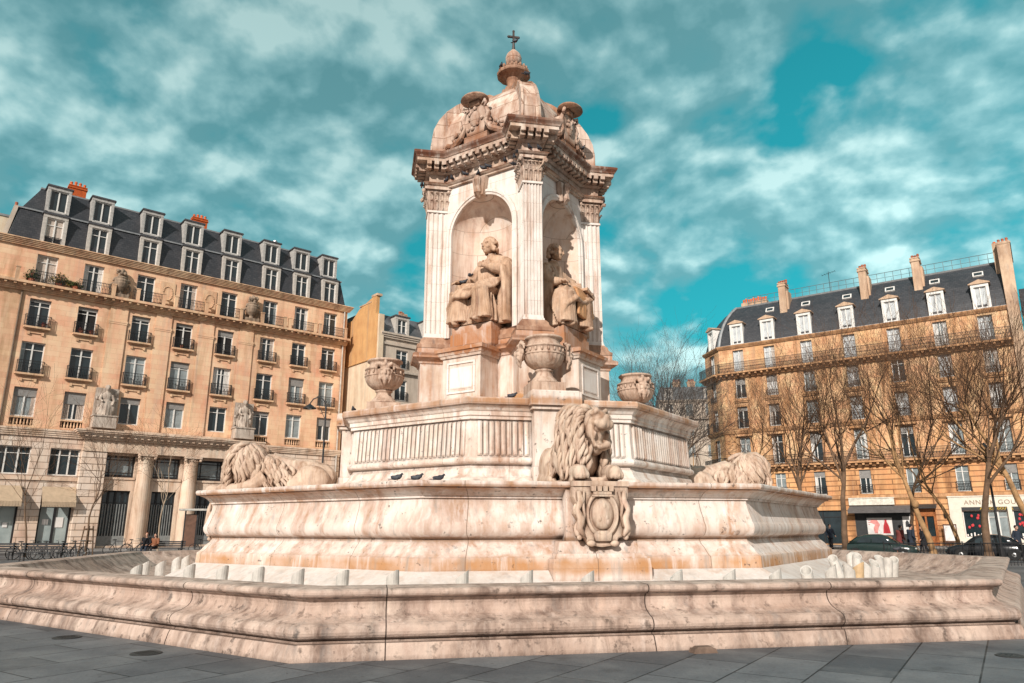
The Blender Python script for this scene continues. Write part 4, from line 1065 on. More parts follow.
def frame_mesh(w, h, bar=.075, cols=2, trans=.74):
    def fn(m):
        m.box(-w / 2, -w / 2 + bar, -.06, .03, 0, h); m.box(w / 2 - bar, w / 2, -.06, .03, 0, h)
        m.box(-w / 2 + bar, w / 2 - bar, -.06, .03, h - bar, h); m.box(-w / 2 + bar, w / 2 - bar, -.06, .03, 0, bar * 1.3)
        for i in range(1, cols):
            x = -w / 2 + w * i / cols; m.box(x - bar * .65, x + bar * .65, -.07, .03, bar * 1.3, h - bar)
        if trans: m.box(-w / 2 + bar, w / 2 - bar, -.05, .03, h * trans - .02, h * trans + .03)
    return fn
def rail_mesh(w, h, dep, n=None):
    def fn(m):
        n_ = n or max(6, int(w / .11))
        m.box(-w / 2, w / 2, -dep - .02, -dep + .02, h - .04, h); m.box(-w / 2, w / 2, -dep - .015, -dep + .015, .06, .09); m.box(-w / 2, w / 2, -dep - .012, -dep + .012, h * .72, h * .72 + .025)
        for i in range(n_ + 1):
            x = -w / 2 + w * i / n_; m.box(x - .014, x + .014, -dep - .012, -dep + .012, 0, h - .04)
        for i in range(n_ // 2):
            x = -w / 2 + w * (i + .5) / (n_ // 2); m.box(x - .045, x + .045, -dep - .006, -dep + .006, h * .4, h * .55, .03, 0)
        if dep > .05:
            for s in (-1, 1):
                m.box(s * w / 2 - .015, s * w / 2 + .015, -dep, .0, h - .04, h); m.box(s * w / 2 - .015, s * w / 2 + .015, -dep, .0, .06, .09)
                for i in range(1, 3): m.box(s * w / 2 - .01, s * w / 2 + .01, -dep * i / 3 - .01, -dep * i / 3 + .01, 0, h)
    return fn
WR = random.Random(99)
def window(parent, x, z0, z1, w, depth=.3, y=0, glass=None, fmat=None, rail=0, rdep=.3, rw=None, cols=2, trans=.74, sill=None, bar=.075, blind=0, name='window', curt=False):
    h = z1 - z0
    fmat = fmat or PAINT
    o = link(name, cached(('f', round(w, 2), round(h, 2), cols, trans, bar, fmat.name), frame_mesh(w, h, bar, cols, trans), fmat), parent, (x, y + depth - .05, z0))
    g = glass or GLASS
    link('pane', cached(('g', round(w, 2), round(h, 2), g.name), lambda m: m.quad((-w / 2, 0, 0), (w / 2, 0, 0), (w / 2, 0, h), (-w / 2, 0, h)), g), o, (0, .02, 0))
    if blind:
        bh = h * blind
        link('blind', cached(('b', round(w, 2), round(bh, 2)), lambda m: m.box(-w / 2 + .03, w / 2 - .03, -.02, .0, 0, bh), BLIND), o, (0, -.06, h - bh - .02))
    if curt and WR.random() < .55:
        cw = w * WR.choice((.16, .22, .3)); k_ = WR.choice((-1, 1, 0)); cm = WR.choice((CURT, GLASSL, PAINT))
        sides = (-1, 1) if k_ == 0 else (k_,)
        for s_ in sides:
            link('curtain', cached(('c', round(cw, 2), round(h, 2), cm.name), lambda m: [m.box(-cw / 2 + cw * i / 4, -cw / 2 + cw * (i + .8) / 4, -.005 * (i % 2), .012, 0, h - .1) for i in range(4)], cm), o, (s_ * (w / 2 - .06 - cw / 2), -.012, .05))
    if rail:
        rw_ = rw or w + .1
        link('railing', cached(('r', round(rw_, 2), rail, rdep), rail_mesh(rw_, rail, rdep), IRON), o, (0, -depth + .05, .03))
    if sill:
        link('sill', cached(('s', round(w, 2), sill.name, rdep), lambda m: (m.box(-w / 2 - .16, w / 2 + .16, -rdep - .06, .02, -.14, 0), m.box(-w / 2 - .1, w / 2 + .1, -rdep * .6, .02, -.22, -.14)), sill), o, (0, -depth + .05, 0))
    return o
def band(m, x0, x1, z0, z1, p, y=0): m.box(x0, x1, y - p, y + .05, z0, z1)
def cornice(m, x0, x1, z0, z1, p, n=4, y=0, ends=True):
    for i in range(n):
        f0, f1 = i / n, (i + 1) / n
        pp = p * (.25 + .75 * f1)
        m.box(x0 - (pp if ends else 0), x1 + (pp if ends else 0), y - pp, y + .04, z0 + (z1 - z0) * f0, z0 + (z1 - z0) * f1 - .003)
def planmesh(m, rings, caps=(False, True)): m.loft(rings, caps=caps)
def pots(parent, x, y, z, n, mat=TERRA, dx=.28, h=.55, name='chimney_pot'):
    m = MB()
    for i in range(n):
        hh = h * rnd.uniform(.8, 1.15)
        m.lathe([(.11, 0), (.1, hh * .7), (.13, hh * .72), (.13, hh * .8), (.1, hh * .82), (.11, hh)], 9, c=(x + dx * (i - (n - 1) / 2), y, z))
    return m.build(name, mat, parent)

# ================================================================== left apartment building
LB = tag(empty('apartment_building', LP0, LRZ), 'long beige apartment building with black two-tier mansard, orange chimneys and a columned portico', 'building')
CX = [-5.72, -2.4, 1.6, 5.12, 8.72, 12.62, 15.78, 18.88]
X0, X1 = -16.0, 20.72
holes = []
for x in CX:
    holes += [(x - .76, x + .76, 9.12 if x < -2 or x > 12 else 9.84, 12.05), (x - .78, x + .78, 13.1, 15.6), (x - .72, x + .72, 16.75, 19.05), (x - .72, x + .72, 20.32, 22.72)]
m = MB(); facade(m, X0, X1, 8.5, 23.3, holes, .32)
m.quad((X1, 0, 0), (X1, 14, 0), (X1, 14, 23.3), (X1, 0, 23.3)); m.quad((X0, 0, 0), (X0, 0, 23.3), (X0, 14, 23.3), (X0, 14, 0)); m.quad((X0, 14, 0), (X0, 14, 23.3), (X1, 14, 23.3), (X1, 14, 0))
wall = m.build('wall', F_ORANGE, LB)
m = MB()
gh = [(-9.0, -4.98, .2, 4.7), (-3.62, -1.5, .2, 4.7), (-7.1, -4.72, 5.55, 7.62), (-3.5, -1.48, 5.55, 7.62), (12.2, 14.2, .2, 4.6), (15.0, 17.0, .2, 4.6), (17.9, 19.7, .2, 4.6), (12.3, 14.1, 5.55, 7.6), (15.1, 16.9, 5.55, 7.6), (17.95, 19.65, 5.55, 7.6)]
facade(m, X0, -1.35, 0, 8.5, [h for h in gh if h[0] < 0], .35); m.build('ground_storey', F_GROUND, LB)
m = MB(); facade(m, 11.9, X1, 0, 8.5, [h for h in gh if h[0] > 0], .35); m.build('ground_storey', F_GROUND, LB)
for x0, x1 in ((X0, -1.4), (11.95, X1)):
    m = MB(); cornice(m, x0, x1, 8.42, 9.0, .3, 4, ends=False); m.build('string_course', F_PORT, LB)
    m = MB(); band(m, x0, x1, 5.15, 5.42, .1); m.build('sill_course', F_PORT, LB)
    m = MB(); band(m, x0, x1, 0, .45, .06); m.build('plinth', F_PORT, LB)
m = MB()
cornice(m, X0, X1, 19.55, 20.0, .5, 4, ends=False); m.box(X0, X1 + .1, -.78, .04, 20.0, 20.2)
x = X0 + .3
while x < X1: m.box(x - .09, x + .09, -.7, -.1, 19.86, 19.998); x += .62
m.build('balcony_slab', F_TRIM, LB)
m = MB()
cornice(m, X0, X1, 23.15, 23.6, .42, 4); m.box(X0 - .45, X1 + .45, -.5, .3, 23.6, 23.68)
m.build('eave_cornice', F_TRIM, LB)
m = MB()
for x0, x1 in ((-.82, .52), (2.72, 4.02), (6.32, 7.62), (9.92, 11.22)):
    m = MB(); m.box(x0, x1, -.1, .04, 9.1, 19.55); m.box(x0 - .06, x1 + .06, -.15, .03, 18.2, 18.36); m.box(x0 - .03, x1 + .03, -.125, .03, 18.05, 18.2)
    m.box(x0 + .02, x1 - .02, -.13, .03, 9.1, 10.1)
    m.build('pilaster', F_ORANGE, LB)
m = MB(); m.tube([(-7.05, -.1, .2), (-7.05, -.1, 19.5)], .06, 7); m.build('drainpipe', plain('brown_pipe', (.2, .14, .1), .6), LB)
m = MB(); m.tube([(20.35, -.12, .2), (20.35, -.12, 23.1)], .07, 7); m.build('drainpipe', PAINTG, LB)
for x in CX:      # carved brackets under the sills
    for z in (12.62, 16.28):
        m = MB(); m.box(x - .45, x + .45, -.09, .03, z, z + .1); m.box(x - .55, x - .38, -.11, .03, z - .12, z + .12); m.box(x + .38, x + .55, -.11, .03, z - .12, z + .12); m.build('sill_bracket', F_TRIM, LB)
gl = {(0, 2): GLASS, (2, 1): GLASSL, (3, 1): GLASSL, (6, 1): GLASSL, (7, 1): GLASSL}
opened = {(1, 2), (3, 2), (4, 2)}
for i, x in enumerate(CX):
    window(LB, x, 9.85, 12.05, 1.52, .32, glass=GLASS if i % 3 else GLASSL, trans=.78, fmat=PAINT, blind=(.3, .42, .2, .25, 0, .15, 0, .35)[i], curt=True)
    b = MB()
    b.box(x - .76, x + .76, .0, .24, 9.72, 9.84); b.box(x - .76, x + .76, .0, .24, 9.12, 9.2)
    for q in range(7):
        xx = x - .66 + 1.32 * q / 6; b.lathe([(.05, 9.2), (.075, 9.36), (.045, 9.5), (.04, 9.6), (.06, 9.72)], 7, c=(xx, .12, 0))
    if i in (0, 1, 5, 6, 7): b.build('balustrade', F_TRIM, LB)
    o = window(LB, x, 13.12, 15.6, 1.56, .32, glass=gl.get((i, 1), GLASS), rail=.95, rdep=.28, rw=1.75, sill=F_TRIM, trans=.76, curt=True, blind=(0, 0, 0, .18, 0, 0, .3, 0)[i])
    o = window(LB, x, 16.78, 19.05, 1.44, .32, glass=DARK if (i, 2) in opened else GLASS, rail=.9, rdep=.28, rw=1.7, sill=F_TRIM, trans=.76, blind=(.1, .12, .14, .12, .2, 0, 0, .1)[i], curt=i > 4)
    window(LB, x, 20.34, 22.72, 1.44, .32, glass=GLASS if i else CURT, trans=.76, curt=True)
    # balcony railing in front of the attic storey windows
    r = link('balcony_railing', cached(('br', 2.3), rail_mesh(2.3, .95, .0), IRON), LB, (x + .1, -.66, 20.2))
for x in (-7.6, -.9, .95, 3.0, 4.0, 6.6, 7.6, 9.7, 11.7, 13.9, 14.4, 17.0, 17.5, 20.3):
    m = MB(); m.box(x - .14, x + .14, -.74, -.5, 20.2, 21.15); m.box(x - .17, x + .17, -.77, -.47, 21.15, 21.24); m.build('balcony_post', F_TRIM, LB)
for x in (3.38, 6.95):
    m = MB(); m.box(x - .6, x + .6, -.06, .03, 20.5, 22.5)
    for a in range(24):
        t = 2 * PI * a / 24; m.ball((x + .38 * math.cos(t), -.08, 21.5 + .62 * math.sin(t)), (.07, .05, .07), n=6, k=4)
    m.build('oval_panel', F_TRIM, LB)
# mansard
def lring(i, z, dl=.0): return [(-8.7 + i + dl, i, z), (20.62 - i, i, z), (20.62 - i, 13 - i, z), (-8.7 + i + dl, 13 - i, z)]
m = MB(); planmesh(m, [lring(.12, 23.66), lring(.62, 26.45), lring(.72, 26.5), lring(.76, 26.6), lring(1.95, 28.98), lring(2.1, 29.12), lring(3.2, 29.3)])
roof = m.build('roof', SLATE, LB)
m = MB(); planmesh(m, [lring(.5, 26.4), lring(.5, 26.52), lring(.74, 26.58), lring(.9, 26.5)], caps=(False, False)); planmesh(m, [lring(1.9, 28.95), lring(1.88, 29.08), lring(2.2, 29.15), lring(2.5, 29.1)], caps=(False, False)); m.build('zinc_flashing', ZINC, roof)
def dormer(parent, x, z0, z1, w, y0, deep, wmat, cap='flat', ww=None, glass=None, cmat=None, trans=.0, rail=0):
    ww = ww or w - .56
    m = MB(); jw = (w - ww) / 2
    zt = z1 - .36
    m.box(-w / 2, -w / 2 + jw, 0, .3, 0, zt - z0); m.box(w / 2 - jw, w / 2, 0, .3, 0, zt - z0); m.box(-w / 2, w / 2, -.02, .3, zt - z0, z1 - z0 - .1)
    m.box(-w / 2 + jw, w / 2 - jw, -.04, .3, -.06, .08)
    m.box(-w / 2 + .03, -w / 2 + .1, .3, deep, 0, z1 - z0 - .1); m.box(w / 2 - .1, w / 2 - .03, .3, deep, 0, z1 - z0 - .1)
    d = m.build('dormer', wmat, parent, loc=(x, y0, z0))
    m = MB()
    H = z1 - z0
    if cap == 'flat': m.box(-w / 2 - .1, w / 2 + .1, -.12, deep, H - .1, H - .03); m.box(-w / 2 - .06, w / 2 + .06, -.08, deep, H - .03, H + .04)
    else:
        m.loft([[(-w / 2 - .15, -.14, H - .1), (w / 2 + .15, -.14, H - .1), (w / 2 + .15, -.14, H - .02), (0, -.14, H + .3), (-w / 2 - .15, -.14, H - .02)],
                [(-w / 2 - .15, deep, H - .1), (w / 2 + .15, deep, H - .1), (w / 2 + .15, deep, H - .02), (0, deep, H + .3), (-w / 2 - .15, deep, H - .02)]])
    m.build('dormer_roof', cmat or ZINCD, d)
    window(d, 0, .08, zt - z0, ww, .24, 0, glass=glass, trans=trans, rail=rail, rdep=-.1 if rail else .3, rw=ww)
    return d
for i, x in enumerate([-5.62, -2.4, 1.58, 5.1, 8.66, 12.5, 15.62, 18.66]):
    dormer(LB, x, 23.72, 26.32, 1.72, .03, 1.0, PAINTG, 'flat', 1.22, CURT if i == 0 else GLASS, trans=.72, rail=.55 if i < 1 else 0)
    dormer(LB, x + .03, 26.72, 29.0, 1.7, .66, 2.2, PAINTD, 'flat', 1.26, GLASS)
def chimney(parent, x0, x1, y0, y1, z0, z1, mat, npots, pmat, cap=True, dx=.28, h=.55):
    m = MB(); m.box(x0, x1, y0, y1, z0, z1)
    if cap: m.box(x0 - .07, x1 + .07, y0 - .07, y1 + .07, z1 - .22, z1 - .1); m.box(x0 - .04, x1 + .04, y0 - .04, y1 + .04, z1, z1 + .08)
    c = m.build('chimney', mat, parent)
    pots(c, (x0 + x1) / 2, (y0 + y1) / 2, z1 + .08, npots, pmat, dx, h)
    return c
BRICKO = stone('orange_brick', (.62, .13, .03), (.5, .09, .025), (.2, .05, .02), .3, bump=.3, joints=(.22, .075, .008, 'd'))
for x in (-4.0, 6.35): chimney(LB, x - .72, x + .62, 3.2, 3.9, 29.0, 30.5, BRICKO, 4, TERRA, True, .34, .4)
m = MB(); m.lathe([(.16, 29.2), (.16, 29.85), (.26, 29.88), (.24, 30.0), (.05, 30.1)], 10, c=(13.6, 2.8, 0)); m.build('roof_vent', STEEL, LB)
m = MB(); m.loft([[(-9.0, .3, 23.6), (-8.68, .3, 23.6), (-8.68, .9, 23.6), (-9.0, .9, 23.6)], [(-8.5, .5, 26.5), (-8.2, .5, 26.5), (-8.2, 1.0, 26.5), (-8.5, 1.0, 26.5)]]); m.build('party_wall', F_GREY, LB); pots(LB, -8.35, .8, 26.5, 1, TERRAD, .25, .4)
# shops and portico on the ground floor
for x0, x1 in ((-9.0, -4.98), (-3.62, -1.5)):
    n = 3 if x1 - x0 > 3 else 2
    window(LB, (x0 + x1) / 2, .2, 3.35, x1 - x0, .35, glass=plain('shop_glass', (.36, .42, .42), .1, var=.3, scale=.5, spec=.8), fmat=IRON, cols=n, trans=0, bar=.13, name='shop_window')
    m = MB()
    m.box(x0, x1, .2, .36, 3.35, 4.72)
    m.loft([[(x0 - .05, -.05, 4.7), (x1 + .05, -.05, 4.7), (x1 + .05, -1.05, 3.55), (x0 - .05, -1.05, 3.55)], [(x0 - .05, -.05, 4.64), (x1 + .05, -.05, 4.64), (x1 + .05, -1.0, 3.5), (x0 - .05, -1.0, 3.5)]])
    k = 22
    for i in range(k):
        a = x0 - .05 + (x1 - x0 + .1) * i / k; b = x0 - .05 + (x1 - x0 + .1) * (i + 1) / k - .015
        m.quad((a, -1.06, 3.18), (b, -1.06, 3.18), (b, -1.06, 3.56), (a, -1.06, 3.56))
    m.build('awning', AWN, LB)
for x, z, w_, h_ in ((-2.2, 1.7, .55, .75), (-3.1, 1.9, .4, .4), (-5.6, 1.7, .3, .35), (-6.4, 2.0, .4, .3)):
    m = MB(); m.box(x - w_ / 2, x + w_ / 2, .27, .285, z, z + h_); m.build('notice', PAPER, LB)
for x0, x1, z0, z1 in gh[2:4] + gh[7:10]: window(LB, (x0 + x1) / 2, z0, z1, x1 - x0, .35, cols=3, trans=.75, glass=GLASS)
for x0, x1, z0, z1 in gh[4:7]: window(LB, (x0 + x1) / 2, z0, z1, x1 - x0, .35, cols=2, trans=.75, glass=GLASS, fmat=IRON)
PX0, PX1 = -1.4, 11.95
m = MB()
for a, b in ((PX0, .28), (10.2, PX1)):
    m = MB(); m.box(a, b, -.5, .05, 0, 7.5)
    for z in [i * .5 for i in range(15)]: m.box(a - .02, b + .02, -.53, .04, z + .03, z + .47)
    m.build('pier', F_GROUND, LB)
m = MB(); facade(m, .28, 10.2, 0, 7.5, [(.45, 2.45, .3, 4.55), (4.05, 5.95, .3, 4.55), (7.6, 9.5, .3, 4.55), (.35, 2.55, 5.6, 7.32), (3.95, 6.05, 5.6, 7.32), (7.5, 9.6, 5.6, 7.32)], .4)
for x in (1.45, 5.0, 8.55): m.box(x - 1.2, x + 1.2, -.08, .03, 5.42, 5.58)
m.build('portico_wall', F_PORT, LB)
for x in (3.25, 6.85):
    m = MB()
    m.lathe([(.72, .15), (.72, .4), (.66, .45), (.7, .55), (.62, .65), (.63, 2.2), (.58, 4.5), (.51, 6.6), (.53, 6.64), (.51, 6.7)], 24, c=(x, -.12, 0)); m.box(x - .78, x + .78, -.9, .05, 0, .16)
    cl = m.build('column', F_PORT, LB, smooth=False)
    m = MB(); m.lathe([(.5, 6.7), (.52, 6.95), (.62, 7.2), (.66, 7.3)], 20, c=(x, -.12, 0)); m.box(x - .7, x + .7, -.82, .05, 7.33, 7.5)
    for i in range(10):
        a = PI + PI * (i + .5) / 10; m.M = Matrix.Translation((x, -.12, 0)); leaf(m, (.5 * math.cos(a), .5 * math.sin(a), 6.72), (math.cos(a), math.sin(a), 0), .45, .2, .16); m.M = Matrix.Identity(4)
    for s in (-1, 1): m.ball((x + s * .6, -.72, 7.2), (.12, .1, .13), n=8, k=6)
    m.build('capital', F_PORT, cl)
m = MB()
m.box(PX0 - .02, PX1 + .02, -.62, .05, 7.5, 7.72); m.box(PX0, PX1, -.58, .05, 7.72, 8.42)
cornice(m, PX0, PX1, 8.42, 9.0, .75, 5, y=-.5); m.box(PX0 - .8, PX1 + .8, -1.32, .05, 9.0, 9.12)
x = PX0
while x < PX1 + .1: m.box(x - .1, x + .1, -1.05, -.6, 8.6, 8.72); x += .5
m.box(PX0, PX1, -.7, .04, 9.12, 9.3)
m.build('portico_entablature', F_PORT, LB)
for x, w_ in ((1.45, 2.0), (5.0, 1.9), (8.55, 1.9)):
    d = window(LB, x, .3, 4.55, w_, .4, fmat=IRON, cols=4, trans=.78, bar=.12, glass=GLASS, name='portico_door')
    m = MB()
    for i in range(9): 
        xx = -w_ / 2 + .2 + (w_ - .4) * i / 8; m.box(xx - .035, xx + .035, -.1, -.07, .75, 3.2)
    m.box(-w_ / 2, w_ / 2, -.1, -.03, .0, .75)
    m.build('door_grille', plain('door_bars', (.22, .23, .23), .5), d)
    window(LB, x, 5.62, 7.3, 2.1 if x > 2 else 2.2, .4, fmat=IRON, cols=1, trans=.2, bar=.14, glass=GLASSL, name='portico_window')
    m = MB(); m.box(x - .75, x - .68, .28, .34, 5.7, 7.2); m.box(x + .68, x + .75, .28, .34, 5.7, 7.2); m.box(x - 1.0, x + 1.0, .28, .34, 6.95, 7.02); m.build('glazing_bar', IRON, LB)
# sculptures on the facade
def facade_statue(x, label, seed):
    r = random.Random(seed); m = MB()
    m.box(-.85, .85, -1.15, -.15, 9.3, 10.2, .02, .02); m.box(-.92, .92, -1.2, -.1, 10.2, 10.32)
    base = m
    m.ball((0, -.6, 11.2), (.36, .3, .75)); m.ball((0, -.6, 11.85), (.4, .26, .4)); m.tube([(0, -.6, 12.1), (0, -.62, 12.35)], [.15, .12], 8)
    m.ball((0, -.65, 12.55), (.19, .2, .25)); m.ball((0, -.82, 12.52), (.04, .05, .07)); m.ball((0, -.58, 12.64), (.22, .22, .2))
    m.tube([(-.35, -.6, 12.0), (-.5, -.75, 11.6), (-.3, -.95, 11.4)], [.14, .12, .08], 8); m.tube([(.35, -.6, 12.0), (.52, -.7, 11.55), (.4, -.9, 11.15)], [.14, .12, .08], 8)
    for i in range(13):
        f = i / 12; xx = -.38 + .76 * f
        m.tube([(xx * .8, -.85 + .2 * abs(f - .5), 11.5), (xx + r.uniform(-.05, .05), -.92 + .3 * abs(f - .5), 11.0), (xx * 1.2 + r.uniform(-.06, .06), -.95 + .4 * abs(f - .5), 10.34)], [.05, .07, .08], 7)
    m.ball((.5, -.6, 10.9), (.18, .25, .5)); m.ball((-.5, -.55, 10.7), (.16, .22, .35))
    o = m.build('stone_figure', F_SCULP, None, smooth=True); remesh(o, .03, 1)
    m = MB(); m.box(-.8, .95, -.28, -.02, 10.3, 12.6, .05, .02)
    for i in range(14): m.ball((r.uniform(-.7, .85), -.3, r.uniform(10.5, 12.5)), (.13, .06, .16), n=7, k=5)
    m.build('backing_relief', F_SCULP, o)
    o.matrix_world = Matrix.Translation(LP0) @ Matrix.Rotation(LRZ, 4, 'Z') @ Matrix.Translation((x, 0, 0)); tag(o, label, 'statue', 'stone figures over the portico')
facade_statue(-.3, 'robed stone figure on a pedestal at the left end of the portico cornice', 4)
facade_statue(10.85, 'robed stone figure at the right end of the portico cornice, above the lion in profile', 9)
def urn(x, label, seed):
    r = random.Random(seed); m = MB(); y = -.32
    m.box(-.7, .7, y - .3, y + .25, 20.22, 20.55); m.lathe([(.25, 20.55), (.2, 20.75), (.3, 20.85), (.5, 21.1), (.58, 21.45), (.55, 21.6), (.6, 21.65), (.56, 21.75), (.42, 21.85), (.5, 21.95), (.3, 22.1)], 16, c=(0, y, 0))
    for i in range(26): m.ball((r.uniform(-.38, .38), y + r.uniform(-.25, .1), 22.1 + r.random() * .5), r.uniform(.1, .17), n=7, k=5)
    for s in (-1, 1):
        m.tube([(s * .5, y, 21.5), (s * .72, y, 21.3), (s * .8, y, 21.0), (s * .62, y, 20.75), (s * .75, y, 20.5)], [.08, .11, .1, .12, .1], 7)
        m.tube([(s * .3, y - .2, 21.9), (s * .55, y - .2, 21.8), (s * .66, y - .15, 21.55)], [.08, .1, .06], 7)
    m.ball((0, y - .1, 22.6), (.17, .15, .2))
    o = m.build('stone_urn', F_URN, None, smooth=True); remesh(o, .035, 1)
    o.matrix_world = Matrix.Translation(LP0) @ Matrix.Rotation(LRZ, 4, 'Z') @ Matrix.Translation((x, 0, 0)); tag(o, label, 'urn', 'carved urns on the long balcony')
urn(-.4, 'dark carved urn with scrolls on the balcony between the second and third window bays', 1)
urn(10.75, 'dark carved urn with scrolls on the balcony further along toward the fountain', 2)
def shrub(name, label, cat, M, rx, ry, rz_, n, mats, seed, lsize=.09, group=None):
    r = random.Random(seed); m = MB()
    for i in range(n):
        while True:
            p = Vector((r.uniform(-1, 1), r.uniform(-1, 1), r.uniform(0, 1)))
            if p.length < 1: break
        p = Vector((p.x * rx, p.y * ry, .28 + p.z * rz_ * r.uniform(.6, 1.1)))
        d = Vector((r.uniform(-1, 1), r.uniform(-1, 1), r.uniform(-.3, 1))).normalized(); e = d.orthogonal().normalized()
        L = lsize * r.uniform(.7, 1.6); m.m = 1 if (p.x > 0) == (r.random() < .75) and len(mats) > 1 else 0
        m.add([p, p + d * L * .5 + e * L * .28, p + d * L, p + d * L * .5 - e * L * .28], [(0, 1, 2, 3)])
    o = m.build('foliage', mats, None)
    t = MB(); t.lathe([(.16, 0), (.22, .3), (.24, .32), (.2, .3)], 10); 
    for i in range(6): t.tube([(0, 0, .25), (r.uniform(-.3, .3) * rx, r.uniform(-.2, .2), .3 + rz_ * .5), (r.uniform(-.8, .8) * rx, r.uniform(-.5, .5) * ry, .3 + rz_ * .8)], [.02, .014, .006], 4)
    p = t.build(name, TERRAD, None); o.parent = p
    p.matrix_world = M; tag(p, label, cat, group)
LM = Matrix.Translation(LP0) @ Matrix.Rotation(LRZ, 4, 'Z')
shrub('potted_shrub', 'dark green potted shrub at the left end of the long balcony', 'plant', LM @ Matrix.Translation((-6.6, -.3, 20.2)), .6, .3, .9, 260, [LEAF], 1, .14)
shrub('potted_shrub', 'yellow flowering potted shrub on the long balcony beside the curtained window', 'plant', LM @ Matrix.Translation((-4.75, -.3, 20.2)), .8, .3, .9, 340, [LEAFY, LEAF], 2, .14)
shrub('potted_shrub', 'spreading green potted shrub on the long balcony left of the second window', 'plant', LM @ Matrix.Translation((-3.6, -.3, 20.2)), .7, .3, .5, 240, [LEAF], 3, .14)
for i, (x, z, mt, lab) in enumerate(((-5.3, 16.82, RED, 'red flowers in a window box below the first window from the left'), (-2.7, 16.82, RED, 'red flower pot at the left of the dark open window'), (-2.0, 16.82, RED, 'red flower pot at the right of the dark open window'), (5.0, 16.82, LEAF, 'green plant in the fourth window of the beige building'))):
    shrub('flower_pot', lab, 'plant', LM @ Matrix.Translation((x, -.12, z)) @ Matrix.Scale(.7, 4), .35, .14, .35, 70, [mt, LEAF], 20 + i, .12)

# white neighbour beyond the left end
NB = tag(empty('neighbour_building', LP0, LRZ), 'blank white building just visible past the left end of the black mansard', 'building')
m = MB(); facade(m, -34, -16.02, 0, 27.2, [], .1, y=.6); m.box(-14, -3, 15.0, 25, 0, 30.6); m.build('wall', F_WHITE, NB)
m = MB(); m.box(-14.2, -2.8, 14.9, 25.2, 30.6, 30.8); m.build('roof', ZINC, NB)
m = MB(); m.quad((X0, .2, 23.66), (-8.7, .2, 23.66), (-8.7, 14, 23.66), (X0, 14, 23.66)); m.build('terrace', ZINC, LB)

# ================================================================== middle building with the ochre gable (stands 5 m further forward)
MP = LP0 + Matrix.Rotation(LRZ, 3, 'Z') @ Vector((21.45, -5, 0))
MBD = tag(empty('gabled_building', MP, LRZ), 'pale building with an ochre gable wall and zinc mansard, just left of the tower', 'building')
W = 10.5
cols_ = [2.9, 6.2, 9.2]
hs = [(x - .68, x + .68, z0, z1) for x in cols_ for z0, z1 in ((16.9, 18.75), (13.7, 15.75), (10.4, 12.5), (7.2, 9.3), (4.2, 6.2))]
m = MB(); facade(m, 0, W, 0, 20.0, hs, .25); m.quad((W, 0, 0), (W, 12, 0), (W, 12, 20), (W, 0, 20)); m.quad((0, 12, 0), (0, 12, 20), (W, 12, 20), (W, 12, 0)); m.build('wall', F_GREY, MBD)
# gable (party wall) : lower part cream, upper part ochre with a sloping top and chimney
m = MB(); m.loft([[(-.02, -.02, 0), (-.02, 12, 0), (-.02, 12, 17.6), (-.02, -.02, 17.6)], [(.02, -.02, 0), (.02, 12, 0), (.02, 12, 17.6), (.02, -.02, 17.6)]]); m.build('cream_party_wall', F_WHITE, MBD)
m = MB()
g = [(-.0, 17.6), (12, 17.6), (12, 22.4), (5.2, 22.4), (3.8, 23.3), (.9, 24.05), (.35, 24.05), (.35, 22.2), (0, 21.9)]
m.loft([[(-.06, y, z) for y, z in g], [(.3, y, z) for y, z in g]]); m.tube([(-.1, 0, 17.6), (-.1, 12, 17.6)], .07, 6)
m.build('ochre_gable', F_GABLE, MBD)
m = MB(); m.box(-.1, .5, .2, 1.3, 24.0, 24.22); m.box(-.1, .45, 1.3, 3.7, 23.5, 23.62); m.build('gable_coping', F_CHIM, MBD)
m = MB(); m.box(.0, .55, -.28, .0, 0, 22.0); m.build('corner_pier', F_WHITE, MBD)
m = MB(); cornice(m, .3, W, 19.75, 20.3, .4, 3, ends=False); band(m, .3, W, 19.1, 19.35, .15); band(m, .3, W, 16.4, 16.62, .3); band(m, .3, W, 13.2, 13.4, .12); m.build('cornice', F_GREY, MBD)
m = MB(); m.loft([[(.3, .1, 20.3), (W, .1, 20.3), (W, 12, 20.3), (.3, 12, 20.3)], [(.3, 1.4, 22.5), (W, 1.4, 22.5), (W, 11, 22.5), (.3, 11, 22.5)], [(.3, 3.5, 23.1), (W, 3.5, 23.1), (W, 9, 23.1), (.3, 9, 23.1)]]); mr = m.build('roof', plain('zinc_roof_dark', (.13, .135, .145), .5, .2, .4, .7), MBD)
for x in cols_:
    dormer(MBD, x, 20.35, 22.35, 1.6, .15, 1.6, PAINTG, 'flat', 1.05, GLASS, trans=.6)
    for z0, z1 in ((16.9, 18.75), (13.7, 15.75), (10.4, 12.5), (7.2, 9.3), (4.2, 6.2)): window(MBD, x, z0, z1, 1.36, .25, trans=.75, rail=.85, rdep=.12, rw=1.4)
chimney(MBD, 4.6, 5.3, 3.2, 4.4, 22.6, 23.6, F_CHIM, 3, TERRAD, True, .22, .35)

